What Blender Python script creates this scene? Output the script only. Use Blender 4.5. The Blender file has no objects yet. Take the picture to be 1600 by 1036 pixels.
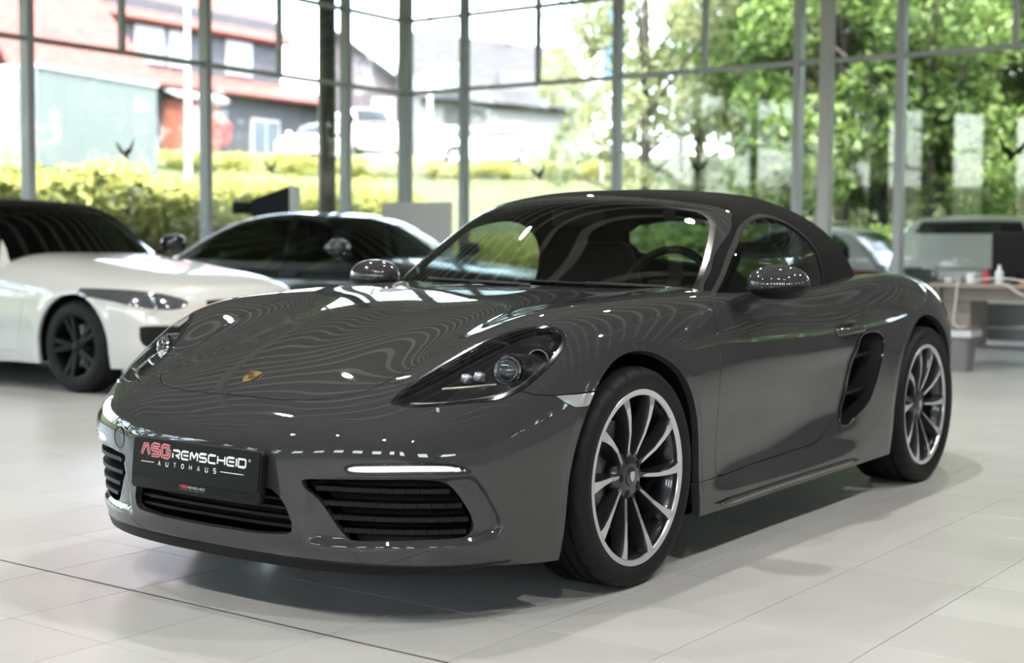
import bpy, bmesh, math, random
import numpy as np
from mathutils import Matrix, Vector
random.seed(7); np.random.seed(7)
SC=bpy.context.scene
COL=SC.collection
# ---------------------------------------------------------------- camera (solved from wheel circles, floor joints and the number plate; metres)
CF,CPITCH,CYAW,CROLL=2180.9,.0583,.6226,.0066
CPOS=np.array([2.9988,-3.6394,1.0205])
def cam_axes():
    cy,sy=math.cos(CYAW),math.sin(CYAW)
    fw=np.array([-sy*math.cos(CPITCH),cy*math.cos(CPITCH),-math.sin(CPITCH)])
    r=np.array([cy,sy,0.]); u=np.cross(r,fw)
    return r*math.cos(CROLL)+u*math.sin(CROLL), -r*math.sin(CROLL)+u*math.cos(CROLL), fw
CR,CU,CFW=cam_axes()
def ray(px,py): return CFW+CR*(px-800)/CF-CU*(py-518)/CF
def at(px,py,axis,val):
    d=ray(px,py); return CPOS+d*(val-CPOS[axis])/d[axis]
cd=bpy.data.cameras.new('camera'); cam=bpy.data.objects.new('camera',cd); COL.objects.link(cam)
cam.matrix_world=Matrix(((CR[0],CU[0],-CFW[0],CPOS[0]),(CR[1],CU[1],-CFW[1],CPOS[1]),(CR[2],CU[2],-CFW[2],CPOS[2]),(0,0,0,1)))
cd.sensor_fit='HORIZONTAL'; cd.sensor_width=36; cd.lens=CF*36/1600; cd.clip_start=.05; cd.clip_end=400
cd.dof.use_dof=True; cd.dof.focus_distance=4.15; cd.dof.aperture_fstop=2.4
SC.camera=cam
# ---------------------------------------------------------------- sky, sun, exposure
SUN_DIR=Vector((.38,-.42,.82)).normalized()
w=bpy.data.worlds.new('world'); SC.world=w; w.use_nodes=True
nt=w.node_tree; nt.nodes.clear()
sky=nt.nodes.new('ShaderNodeTexSky'); sky.sky_type='NISHITA'; sky.sun_disc=False
sky.sun_elevation=math.asin(SUN_DIR.z); sky.sun_rotation=math.atan2(SUN_DIR.x,SUN_DIR.y)
sky.air_density=1.0; sky.dust_density=3.0; sky.ozone_density=1.0
mixw=nt.nodes.new('ShaderNodeMixRGB'); mixw.inputs[0].default_value=.55; mixw.inputs[2].default_value=(2.6,2.65,2.7,1)
bg=nt.nodes.new('ShaderNodeBackground'); bg.inputs[1].default_value=.36
wo=nt.nodes.new('ShaderNodeOutputWorld')
nt.links.new(sky.outputs[0],mixw.inputs[1]); nt.links.new(mixw.outputs[0],bg.inputs[0]); nt.links.new(bg.outputs[0],wo.inputs[0])
sl=bpy.data.lights.new('sun','SUN'); sl.energy=1.3; sl.angle=.01; sl.color=(1,.95,.86)
so=bpy.data.objects.new('sun',sl); COL.objects.link(so); so.rotation_euler=SUN_DIR.to_track_quat('Z','Y').to_euler()
vs=SC.view_settings; vs.view_transform='Standard'; vs.look='None'; vs.gamma=1; vs.use_curve_mapping=False; vs.exposure=3.38
SC.cycles.max_bounces=10; SC.cycles.transparent_max_bounces=16; SC.cycles.diffuse_bounces=4; SC.cycles.glossy_bounces=5
SC.cycles.caustics_reflective=False; SC.cycles.caustics_refractive=False; SC.cycles.sample_clamp_indirect=6
SC.cycles.use_denoising=True
# ---------------------------------------------------------------- materials
MATS={}
def setin(b,name,v):
    if name in b.inputs: b.inputs[name].default_value=v
def mat(name,col,rough=.5,metal=0.,coat=0.,coat_rough=.03,spec=.5,emis=None,emis_s=0.,trans=0.,ior=1.45,noise=0.,nscale=20.,bump=0.,bscale=200.,sub=None):
    if name in MATS: return MATS[name]
    m=bpy.data.materials.new(name); m.use_nodes=True; nt=m.node_tree; b=nt.nodes['Principled BSDF']
    c=tuple(col)+(1,) if len(col)==3 else col
    b.inputs['Base Color'].default_value=c
    setin(b,'Roughness',rough); setin(b,'Metallic',metal); setin(b,'Coat Weight',coat); setin(b,'Coat Roughness',coat_rough); setin(b,'Coat IOR',1.62)
    setin(b,'Specular IOR Level',spec); setin(b,'Transmission Weight',trans); setin(b,'IOR',ior)
    if emis: setin(b,'Emission Color',tuple(emis)+(1,)); setin(b,'Emission Strength',emis_s)
    if noise or bump:
        tc=nt.nodes.new('ShaderNodeTexCoord')
    if noise:
        n=nt.nodes.new('ShaderNodeTexNoise'); n.inputs['Scale'].default_value=nscale; n.inputs['Detail'].default_value=6
        mx=nt.nodes.new('ShaderNodeMixRGB'); mx.blend_type='MULTIPLY'; mx.inputs[1].default_value=c
        rp=nt.nodes.new('ShaderNodeMapRange'); rp.inputs[1].default_value=.25; rp.inputs[2].default_value=.75; rp.inputs[3].default_value=1-noise; rp.inputs[4].default_value=1+noise
        nt.links.new(tc.outputs['Object'],n.inputs['Vector']); nt.links.new(n.outputs[0],rp.inputs[0]); nt.links.new(rp.outputs[0],mx.inputs[2]); mx.inputs[0].default_value=1
        nt.links.new(mx.outputs[0],b.inputs['Base Color'])
    if bump:
        n2=nt.nodes.new('ShaderNodeTexNoise'); n2.inputs['Scale'].default_value=bscale; n2.inputs['Detail'].default_value=3
        bp=nt.nodes.new('ShaderNodeBump'); bp.inputs['Strength'].default_value=bump; bp.inputs['Distance'].default_value=.002
        nt.links.new(tc.outputs['Object'],n2.inputs['Vector']); nt.links.new(n2.outputs[0],bp.inputs['Height']); nt.links.new(bp.outputs[0],b.inputs['Normal'])
    MATS[name]=m; return m
def glass(name,tint=(1,1,1),f0=.042,rough=0.):
    """thin pane: straight-through light plus a Schlick mirror term that is the same from both sides"""
    if name in MATS: return MATS[name]
    m=bpy.data.materials.new(name); m.use_nodes=True; nt=m.node_tree; nt.nodes.clear()
    o=nt.nodes.new('ShaderNodeOutputMaterial'); mx=nt.nodes.new('ShaderNodeMixShader'); t=nt.nodes.new('ShaderNodeBsdfTransparent'); g=nt.nodes.new('ShaderNodeBsdfGlossy')
    lw=nt.nodes.new('ShaderNodeLayerWeight'); lw.inputs[0].default_value=.5
    p=nt.nodes.new('ShaderNodeMath'); p.operation='POWER'; p.inputs[1].default_value=5
    q=nt.nodes.new('ShaderNodeMath'); q.operation='MULTIPLY_ADD'; q.inputs[1].default_value=1-f0; q.inputs[2].default_value=f0
    t.inputs[0].default_value=tuple(tint)+(1,); g.inputs['Roughness'].default_value=rough
    nt.links.new(lw.outputs['Facing'],p.inputs[0]); nt.links.new(p.outputs[0],q.inputs[0]); nt.links.new(q.outputs[0],mx.inputs[0])
    nt.links.new(t.outputs[0],mx.inputs[1]); nt.links.new(g.outputs[0],mx.inputs[2]); nt.links.new(mx.outputs[0],o.inputs[0])
    MATS[name]=m; return m
# ---------------------------------------------------------------- object helpers
def tag(o,label=None,cat=None,group=None,kind=None):
    if label: o['label']=label
    if cat: o['category']=cat
    if group: o['group']=group
    if kind: o['kind']=kind
    return o
def empty(name,loc=(0,0,0),rz=0.,parent=None):
    o=bpy.data.objects.new(name,None); COL.objects.link(o); o.location=loc; o.rotation_euler=(0,0,rz); o.empty_display_size=.1
    if parent: o.parent=parent
    return o
def mesh_from(name,V,F,m,N=None,smooth=False):
    me=bpy.data.meshes.new(name)
    V=np.asarray(V,float); me.from_pydata(V.tolist(),[],F if isinstance(F,list) else np.asarray(F).tolist())
    if m: me.materials.append(m)
    if smooth or N is not None: me.polygons.foreach_set('use_smooth',[True]*len(me.polygons))
    if N is not None:
        me.normals_split_custom_set_from_vertices(np.asarray(N,float).tolist())
    me.update(); return me
def link(name,me,parent=None,loc=None,rz=None):
    o=bpy.data.objects.new(name,me); COL.objects.link(o)
    if parent: o.parent=parent
    if loc is not None: o.location=loc
    if rz is not None: o.rotation_euler=(0,0,rz)
    return o
def obj(name,V,F,m,parent=None,N=None,smooth=False): return link(name,mesh_from(name,V,F,m,N,smooth),parent)
class MB:
    """collects simple solids into one mesh"""
    def __init__(s): s.V=[]; s.F=[]
    def add(s,V,F):
        k=len(s.V); s.V+= [tuple(map(float,v)) for v in V]; s.F+=[tuple(i+k for i in f) for f in F]; return s
    def box(s,c,d,rz=0.,M=None):
        x,y,z=[a/2 for a in d]; V=[Vector((sx*x,sy*y,sz*z)) for sx in(-1,1) for sy in(-1,1) for sz in(-1,1)]
        if rz: R=Matrix.Rotation(rz,3,'Z'); V=[R@v for v in V]
        if M: V=[M@v for v in V]
        V=[v+Vector(c) for v in V]
        return s.add(V,[(0,1,3,2),(4,6,7,5),(0,4,5,1),(2,3,7,6),(0,2,6,4),(1,5,7,3)])
    def bar(s,a,b,wd,hd,up=(0,0,1)):
        a,b=Vector(a),Vector(b); d=(b-a); L=d.length; d.normalize(); u=Vector(up)
        sd=d.cross(u)
        if sd.length<1e-4: sd=d.cross(Vector((1,0,0)))
        sd.normalize(); u=sd.cross(d)
        V=[]
        for p in(a,b):
            for i,j in((-1,-1),(1,-1),(1,1),(-1,1)): V.append(p+sd*i*wd/2+u*j*hd/2)
        return s.add(V,[(3,2,1,0),(4,5,6,7)]+[(i,(i+1)%4,(i+1)%4+4,i+4) for i in range(4)])
    def tube(s,pts,r,n=10,cap=True):
        pts=[Vector(p) for p in pts]; rs=r if isinstance(r,(list,tuple)) else [r]*len(pts)
        k=len(s.V); u=None
        for i,p in enumerate(pts):
            d=(pts[min(i+1,len(pts)-1)]-pts[max(i-1,0)]).normalized()
            if u is None: u=d.cross(Vector((0,0,1))) if abs(d.z)<.9 else d.cross(Vector((1,0,0)))
            u=(u-d*u.dot(d)).normalized(); v=d.cross(u)
            for j in range(n):
                a=2*math.pi*j/n; s.V.append(tuple(p+(u*math.cos(a)+v*math.sin(a))*rs[i]))
        for i in range(len(pts)-1):
            for j in range(n): s.F.append((k+i*n+j,k+i*n+(j+1)%n,k+(i+1)*n+(j+1)%n,k+(i+1)*n+j))
        if cap: s.F.append(tuple(k+j for j in range(n))[::-1]); s.F.append(tuple(k+(len(pts)-1)*n+j for j in range(n)))
        return s
    def lathe(s,prof,n=32,axis='z',c=(0,0,0),closed=False):
        """prof: list of (radius, height)"""
        k=len(s.V)
        for r,h in prof:
            for j in range(n):
                a=2*math.pi*j/n; p=(r*math.cos(a),r*math.sin(a),h)
                if axis=='x': p=(h,r*math.cos(a),r*math.sin(a))
                elif axis=='y': p=(r*math.cos(a),h,r*math.sin(a))
                s.V.append((p[0]+c[0],p[1]+c[1],p[2]+c[2]))
        m=len(prof)
        for i in range(m if closed else m-1):
            i2=(i+1)%m
            for j in range(n): s.F.append((k+i*n+j,k+i*n+(j+1)%n,k+i2*n+(j+1)%n,k+i2*n+j))
        return s
    def prism(s,poly,h,frame):
        """extrude 2-D polygon; frame=(origin,u,v,w): p=o+u*a+v*b ; extruded along w by h"""
        o,u,v,w=[Vector(q) for q in frame]; n=len(poly)
        V=[o+u*a+v*b for a,b in poly]; V+= [p+w*h for p in V]
        return s.add(V,[tuple(range(n))[::-1],tuple(range(n,2*n))]+[(i,(i+1)%n,(i+1)%n+n,i+n) for i in range(n)])
    def build(s,name,m,parent=None,smooth=False,bevel=0.,angle=None,fixn=True):
        me=bpy.data.meshes.new(name); me.from_pydata(s.V,[],s.F)
        if fixn or bevel:
            bm=bmesh.new(); bm.from_mesh(me)
            if bevel:
                bmesh.ops.bevel(bm,geom=[e for e in bm.edges if len(e.link_faces)==2 and e.calc_face_angle(0)>.5],offset=bevel,segments=2,affect='EDGES',profile=.5)
            if fixn: bmesh.ops.recalc_face_normals(bm,faces=bm.faces)
            bm.to_mesh(me); bm.free()
        if m: me.materials.append(m)
        o=link(name,me,parent)
        if smooth:
            me.polygons.foreach_set('use_smooth',[True]*len(me.polygons))
            if angle: 
                me.set_sharp_from_angle(angle=angle)
        me.update(); return o
def copy_tree(o,parent=None):
    c=o.copy(); COL.objects.link(c); c.parent=parent
    for ch in list(o.children): copy_tree(ch,c)
    return c
# ---------------------------------------------------------------- numeric helpers
class Spl2:
    """tensor product natural cubic spline z(u,v) on a table"""
    def __init__(s, u, v, T):
        s.u=np.array(u,float); s.v=np.array(v,float); s.T=np.array(T,float)
        s.Mu=s._second(s.u,s.T)
    @staticmethod
    def _second(x,Y):
        n=len(x); h=np.diff(x); A=np.zeros((n,n)); A[0,0]=A[-1,-1]=1
        B=np.zeros((n,)+Y.shape[1:])
        for i in range(1,n-1):
            A[i,i-1]=h[i-1]; A[i,i]=2*(h[i-1]+h[i]); A[i,i+1]=h[i]
            B[i]=6*((Y[i+1]-Y[i])/h[i]-(Y[i]-Y[i-1])/h[i-1])
        return np.linalg.solve(A,B.reshape(n,-1)).reshape(B.shape)
    @staticmethod
    def weights(x,q):
        """matrix rows w so that spline(q)=w@Y (natural cubic)"""
        n=len(x); I=np.eye(n); M=Spl2._second(x,I)
        q=np.clip(q,x[0],x[-1]); i=np.clip(np.searchsorted(x,q)-1,0,n-2)
        h=x[i+1]-x[i]; a=(x[i+1]-q)/h; b=1-a
        ca=((a**3-a)*h*h/6)[:,None]; cb=((b**3-b)*h*h/6)[:,None]
        return a[:,None]*I[i]+b[:,None]*I[i+1]+ca*M[i]+cb*M[i+1]
    def __call__(s,u,v):
        u=np.asarray(u,float); sh=u.shape; u=u.ravel(); v=np.asarray(v,float).ravel()
        out=np.empty(len(u)); 
        for k in range(0,len(u),400000):
            W=Spl2.weights(s.u,u[k:k+400000]); V=Spl2.weights(s.v,v[k:k+400000])
            out[k:k+400000]=np.einsum('ij,ij->i',W@s.T,V)
        return out.reshape(sh)
def spl1(x,y):
    x=np.array(x,float); y=np.array(y,float); M=Spl2._second(x,y[:,None])[:,0]
    def f(q):
        q=np.clip(np.asarray(q,float),x[0],x[-1]); i=np.clip(np.searchsorted(x,q)-1,0,len(x)-2)
        h=x[i+1]-x[i]; a=(x[i+1]-q)/h; b=1-a
        return a*y[i]+b*y[i+1]+((a**3-a)*M[i]+(b**3-b)*M[i+1])*h*h/6
    return f
def smax(a,b,k):
    h=np.maximum(k-np.abs(a-b),0)/k
    return np.maximum(a,b)+h*h*k*.25
def smin(a,b,k): return -smax(-a,-b,k)
def sstep(a,b,x):
    t=np.clip((x-a)/(b-a),0,1); return t*t*(3-2*t)
# ---------------------------------------------------------------- roadster body as an implicit surface (metres; x lateral, y rearward from front axle, z up)
HX=[0,.25,.45,.58,.70,.80,.88,.96]
HT=[(-1.0,.455,.450,.430,.405,.370,.320,.265,.190),
(-.9,.563,.558,.532,.500,.455,.405,.350,.275),
(-.8,.629,.621,.600,.560,.508,.472,.425,.360),
(-.7,.669,.660,.641,.622,.590,.545,.490,.420),
(-.6,.706,.697,.681,.690,.664,.614,.552,.475),
(-.45,.756,.747,.740,.766,.768,.717,.640,.545),
(-.3,.792,.786,.786,.814,.823,.778,.690,.590),
(-.1,.825,.819,.821,.846,.853,.815,.732,.625),
(.1,.849,.844,.845,.863,.867,.832,.750,.650),
(.3,.869,.864,.865,.877,.877,.845,.763,.660),
(.5,.885,.882,.880,.886,.881,.848,.768,.665),
(.7,.895,.893,.893,.896,.885,.850,.770,.660),
(1.0,.895,.895,.895,.893,.880,.845,.765,.660),
(1.4,.895,.895,.893,.890,.880,.848,.770,.665),
(1.7,.895,.895,.893,.892,.888,.862,.790,.680),
(2.0,.900,.900,.900,.905,.907,.885,.810,.700),
(2.3,.900,.900,.903,.915,.925,.905,.830,.720),
(2.5,.895,.895,.900,.915,.926,.907,.835,.720),
(2.8,.875,.875,.880,.892,.898,.875,.805,.690),
(3.1,.845,.845,.848,.852,.850,.820,.745,.630),
(3.3,.810,.810,.810,.810,.800,.765,.690,.580),
(3.5,.750,.750,.750,.745,.730,.690,.610,.500)]
H0_=Spl2([r[0] for r in HT],[-.45,-.25]+HX,[(r[3],r[2])+r[1:] for r in HT])   # mirrored columns keep the centreline smooth
def whittaker(Y,lam,order=3):
    n=len(Y); D=np.diff(np.eye(n),order,axis=0); return np.linalg.solve(np.eye(n)+lam*D.T@D,Y)
def fair_height():
    """even resampling: bonnet columns from a few-knot profile, outer columns lightly faired, so that reflections run clean"""
    yu=np.arange(-1.0,3.51,.10); cols=[0,.25,.45,.58,.70,.80,.88,.96]
    G=np.stack([H0_(yu,np.full(len(yu),c)) for c in cols],1)
    Hc=spl1([-1.0,-.9,-.8,-.6,-.3,.1,.5,.9],[.455,.563,.629,.709,.7915,.8565,.8905,.8985])(yu)
    d45=spl1([-1.0,-.75,-.5,-.25,.1,.5,.9],[-.031,-.030,-.019,-.006,-.003,-.006,-.003])(yu)
    w=(1-sstep(.65,.95,yu))
    for k,q in((0,0.),(1,.3086),(2,1.)): G[:,k]=w*(Hc+q*d45)+(1-w)*G[:,k]
    for k in range(3,8): G[:,k]=whittaker(G[:,k],.6)
    for k in range(3): G[8:,k]=np.where(yu[8:]>.6,whittaker(G[:,k],1.)[8:],G[8:,k])
    return Spl2(yu,[-c for c in cols[:0:-1]]+cols,np.concatenate([G[:,:0:-1],G],1))
H_=fair_height()
XZ=[.08,.18,.26,.34,.45,.58,.70,.80,.92]
XT=[(-.9,.830,.855,.870,.878,.885,.885,.875,.855,.830),
(-.3,.830,.855,.870,.878,.885,.885,.875,.855,.830),
(0,.840,.860,.875,.885,.892,.893,.885,.865,.840),
(.4,.860,.875,.872,.868,.872,.878,.872,.850,.820),
(.8,.855,.868,.855,.845,.850,.865,.866,.845,.815),
(1.2,.855,.866,.852,.842,.848,.865,.868,.848,.818),
(1.6,.860,.872,.870,.868,.872,.882,.882,.862,.830),
(2.0,.865,.880,.890,.895,.900,.900,.895,.875,.840),
(2.475,.860,.880,.895,.9005,.9005,.9005,.895,.878,.845),
(2.8,.850,.870,.880,.890,.895,.895,.885,.865,.830),
(3.5,.840,.860,.870,.880,.885,.885,.875,.855,.820)]
X_=Spl2([r[0] for r in XT],XZ,[r[1:] for r in XT])
NOSE=spl1([.08,.14,.2,.3,.4,.48,.55,.62,.7],[-.885,-.915,-.940,-.957,-.965,-.967,-.960,-.940,-.91])
TAIL=spl1([.08,.2,.3,.45,.6,.75,.85],[3.22,3.33,3.38,3.405,3.40,3.36,3.33])
YC,YR=-.2,2.5
REC=[(.47,.415),(.61,.418),(.70,.420),(.757,.425),(.772,.41),(.787,.366),(.799,.306),(.801,.269),(.792,.247),(.757,.233),(.636,.226),(.469,.221),(.36,.222),(.36,.30),(.375,.36),(.39,.40)]
def body_F(P):
    x=np.abs(P[:,0]); y=P[:,1]; z=P[:,2]
    n=2.72
    X=X_(y,z)
    # channel in the door that deepens towards the side intake
    zc=.50+.03*(y-1.2); band=sstep(-.21,-.10,z-zc)*(1-sstep(.06,.145,z-zc))
    X=X-.014*sstep(.85,1.6,y)*(1-sstep(1.62,1.80,y))*band
    # sill swelling out below the door
    X=X+.010*np.exp(-((z-.215)/.045)**2)*sstep(.4,.7,y)*(1-sstep(1.5,1.95,y))
    fr=np.maximum(YC-y,0)/(YC-NOSE(z)); rr=np.maximum(y-YR,0)/(TAIL(z)-YR)
    s=(np.abs(x/X)**n+fr**n+rr**n+1e-12)**(1/n)-1
    side=s*.88
    top=(z-H_(y,x))*.93
    k=.05+.08*np.maximum(sstep(-.80,-.52,y),sstep(.60,.80,x))
    f=smax(side,top,k)
    # flat band around the wheel openings
    for yc,r in((-.010,.386),(2.468,.412)):
        m=(np.abs(y-yc)<.5)&(x>.6)&(z<.82)
        if m.any():
            zz=z[m]-.335; d=np.where(zz>0,np.hypot(y[m]-yc,zz),np.abs(y[m]-yc))-r
            f[m]+=.0020*(1-sstep(.008,.036,d))*sstep(.16,.26,z[m])
    # recess around the outer air intakes of the front bumper
    m=(y<-.5)&(x>.3)&(z<.5)&(z>.15)&(f<.12)&(f>-.12)
    if m.any():
        d=poly_sdf(np.stack([x[m],z[m]],1),REC)
        f[m]+=.020*sstep(.007,-.026,d)
    return f
# greenhouse (windscreen, frame, soft top) as a second implicit surface
PROF=spl1([.2,.5,.75,.98,1.2,1.45,1.7,1.9,2.06,2.25,2.34,2.49,2.62,2.8],[.66,.885,1.078,1.232,1.264,1.277,1.268,1.242,1.198,1.105,1.045,.95,.87,.75])
XS=spl1([.7,.80,.885,.968,1.027,1.058,1.09,1.122,1.16,1.22,1.3],[.765,.752,.738,.720,.703,.688,.669,.648,.615,.54,.42])
TAPER=spl1([.5,1.2,1.5,1.75,2.0,2.2,2.4,2.6],[1,1,.995,.965,.915,.86,.80,.73])
def green_F(P):
    x=np.abs(P[:,0]); y=P[:,1]; z=P[:,2]
    t=sstep(1.25,1.8,y)
    bow=.43*x*x*(1-t)-.35*x*x*t
    c=(.15*x*x)*sstep(.9,1.2,z)
    top=(z-(PROF(y-bow)-c))*(.80-.0*t)
    side=(x-XS(z)*TAPER(y))*.9
    f=smax(side,top,.055)
    return smax(f,.72-z,.02)
def grad_fast(F,P,f,e=1e-4):
    g=np.empty_like(P)
    for i in range(3):
        d=np.zeros(3); d[i]=e
        g[:,i]=(F(P+d)-f)/e
    return g
def grad(F,P,e=1e-4):
    g=np.empty_like(P)
    for i in range(3):
        d=np.zeros(3); d[i]=e
        g[:,i]=(F(P+d)-F(P-d))/(2*e)
    return g
def unit(v): return v/np.maximum(np.linalg.norm(v,axis=-1,keepdims=True),1e-12)
def raycast(F,C,D,t0=1.5,t1=9,n=500):
    """first hit of rays C+t*D with F<0; returns points (nan where none)"""
    D=np.asarray(D,float); C=np.broadcast_to(np.asarray(C,float),D.shape); m=len(D); ts=np.linspace(t0,t1,n)
    f=F((C[:,None]+ts[None,:,None]*D[:,None]).reshape(-1,3)).reshape(m,n)<0
    hit=f.any(1); k=np.maximum(f.argmax(1),1); a=ts[k-1]; b=ts[k]
    for _ in range(22):
        c=(a+b)/2; i=F(C+c[:,None]*D)<0; b=np.where(i,c,b); a=np.where(i,a,c)
    out=C+b[:,None]*D; out[~hit]=np.nan
    return out
def front_y(xs,zs):
    """y of the nose surface at lateral positions xs and heights zs"""
    xs=np.abs(np.asarray(xs,float)); zs=np.broadcast_to(np.asarray(zs,float),xs.shape); C=np.stack([xs,np.full(len(xs),-1.4),zs],1)
    return raycast(body_F,C,np.tile([0.,1,0],(len(xs),1)),.2,1.3,160)
# ---------------------------------------------------------------- implicit surface -> mesh, level-set cutting
def surface_nets(F,lo,hi,h,half=True):
    lo=np.array(lo,float); hi=np.array(hi,float)
    if half: lo[0]=-h/2
    n=np.ceil((hi-lo)/h).astype(int)+1
    ax=[lo[i]+h*np.arange(n[i]) for i in range(3)]
    # coarse pass: find blocks near the surface
    S=4
    G=np.full(n,1.0)
    cx=[a[::S] for a in ax]
    Pc=np.stack(np.meshgrid(*cx,indexing='ij'),-1).reshape(-1,3)
    Fc=F(Pc).reshape([len(c) for c in cx])
    near=np.abs(Fc)<h*S*2.2
    mask=np.zeros(n,bool); sgn=np.repeat(np.repeat(np.repeat(Fc,S,0),S,1),S,2)[:n[0],:n[1],:n[2]]
    G[:]=np.sign(sgn)
    nz=np.argwhere(near)
    off=np.arange(-S//2,S//2+1)
    idx=(nz[:,None,None,None,:]*S+np.stack(np.meshgrid(off,off,off,indexing='ij'),-1)[None]).reshape(-1,3)
    ok=((idx>=0)&(idx<n)).all(1); idx=idx[ok]; mask[tuple(idx.T)]=True
    I=np.argwhere(mask); P=lo+h*I
    G[mask]=F(P)
    s=G<0
    # cells
    acc=np.zeros(tuple(n-1)+(3,)); cnt=np.zeros(tuple(n-1))
    def cells(a): # edges along axis a
        sl0=[slice(None)]*3; sl1=[slice(None)]*3; sl0[a]=slice(0,-1); sl1[a]=slice(1,None)
        ch=s[tuple(sl0)]!=s[tuple(sl1)]
        e=np.argwhere(ch); f0=G[tuple(sl0)][ch]; f1=G[tuple(sl1)][ch]; t=f0/(f0-f1)
        p=e.astype(float); p[:,a]+=t
        return e,p,s[tuple(sl0)][ch]
    E=[cells(a) for a in range(3)]
    for a in range(3):
        e,p,_=E[a]; b,c=[i for i in range(3) if i!=a]
        for db in(0,-1):
            for dc in(0,-1):
                q=e.copy(); q[:,b]+=db; q[:,c]+=dc
                ok=((q>=0)&(q<n-1)).all(1)
                np.add.at(acc,tuple(q[ok].T),p[ok]); np.add.at(cnt,tuple(q[ok].T),1)
    vid=-np.ones(tuple(n-1),int); cm=cnt>0; vid[cm]=np.arange(cm.sum())
    V=lo+h*(acc[cm]/cnt[cm][:,None])
    Q=[]
    for a in range(3):
        e,p,inside=E[a]; b,c=(a+1)%3,(a+2)%3
        quad=[]
        for db,dc in((0,0),(-1,0),(-1,-1),(0,-1)):
            q=e.copy(); q[:,b]+=db; q[:,c]+=dc
            ok=((q>=0)&(q<n-1)).all(1); qi=np.where(ok[:,None],q,0)
            quad.append(np.where(ok,vid[tuple(qi.T)],-1))
        quad=np.stack(quad,1); g=(quad>=0).all(1); quad=quad[g]; ins=inside[g]
        quad[~ins]=quad[~ins][:,::-1]
        Q.append(quad)
    Q=np.concatenate(Q)
    if half: V[np.abs(V[:,0])<h*.51,0]=0
    V=project(F,V,2,half)
    T=np.concatenate([Q[:,[0,1,2]],Q[:,[0,2,3]]])
    # orient outward
    nn=np.cross(V[T[:,1]]-V[T[:,0]],V[T[:,2]]-V[T[:,0]]); g=grad(F,V)[T[:,0]]
    fl=(nn*g).sum(1)<0; T[fl]=T[fl][:,::-1]
    return V,T
def project(F,V,it=3,half=True):
    V=V.copy(); z0=V[:,0]==0
    for _ in range(it):
        f=F(V); g=grad_fast(F,V,f)
        st=g*(f/np.maximum((g*g).sum(1),1e-6))[:,None]
        L=np.linalg.norm(st,axis=1,keepdims=True); st*=np.minimum(1,.02/np.maximum(L,1e-9))
        if half: st[z0,0]=0
        V-=st
    return V
class Surf:
    """triangle mesh with face labels that can be cut along level sets"""
    def __init__(s,F,V,T): s.F=F; s.V=V; s.T=T; s.L=np.zeros(len(T),int)
    def cut(s,fn,sel=None,level=0.,reproj=True):
        d=fn(s.V)-level
        d=np.where(np.abs(d)<2e-5,2e-5,d)
        sg=d[s.T]>0; k=sg.sum(1); mix=(k==1)|(k==2)
        if sel is not None: mix&=sel(s)
        if not mix.any(): return d
        T=s.T[mix]; L=s.L[mix]; sm=sg[mix]; km=k[mix]
        lone=np.where(km==1,sm.argmax(1),(~sm).argmax(1)); r=np.arange(len(T))
        a=T[r,lone]; b=T[r,(lone+1)%3]; c=T[r,(lone+2)%3]
        e=np.concatenate([np.stack([a,b],1),np.stack([a,c],1)]); es=np.sort(e,1)
        ue,inv=np.unique(es,axis=0,return_inverse=True); inv=inv.ravel()
        t=d[ue[:,0]]/(d[ue[:,0]]-d[ue[:,1]])
        NV=s.V[ue[:,0]]*(1-t)[:,None]+s.V[ue[:,1]]*t[:,None]
        # two secant refinements along the edge for curved level sets
        lo_=np.zeros(len(t)); hi_=np.ones(len(t)); d0=d[ue[:,0]]; 
        for _ in range(6):
            dm=fn(NV)-level; same=(dm>0)==(d0>0)
            lo_=np.where(same,t,lo_); hi_=np.where(same,hi_,t); t=(lo_+hi_)/2
            NV=s.V[ue[:,0]]*(1-t)[:,None]+s.V[ue[:,1]]*t[:,None]
        if reproj:
            z0=np.abs(NV[:,0])<1e-7; NV=project(s.F,NV,1,False); NV[z0,0]=0
        n0=len(s.V); s.V=np.concatenate([s.V,NV]); p=n0+inv[:len(T)]; q=n0+inv[len(T):]
        nt=np.concatenate([np.stack([a,p,q],1),np.stack([p,b,c],1),np.stack([p,c,q],1)])
        s.T=np.concatenate([s.T[~mix],nt]); s.L=np.concatenate([s.L[~mix],L,L,L])
        return None
    def side(s,fn,level=0.):
        return fn(s.V[s.T].mean(1))-level
    def drop(s,m): s.T=s.T[~m]; s.L=s.L[~m]
    def panel(s,fn,new,old=None,gap=.0035,dropin=False,region=None):
        """cut out the region fn<0 as label new, leaving an open joint of width gap"""
        sel=lambda q:((np.isin(q.L,old) if old is not None else np.ones(len(q.L),bool))&(region(q.V[q.T].mean(1)) if region else True))
        if gap>0:
            s.cut(fn,sel,gap/2); s.cut(fn,sel,-gap/2)
            d=s.side(fn); m=sel(s); s.drop(m&(np.abs(d)<gap/2))
        else: s.cut(fn,sel,0.)
        d=s.side(fn); m=sel(s)&(d<0)
        if dropin: s.drop(m)
        else: s.L[m]=new
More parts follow.
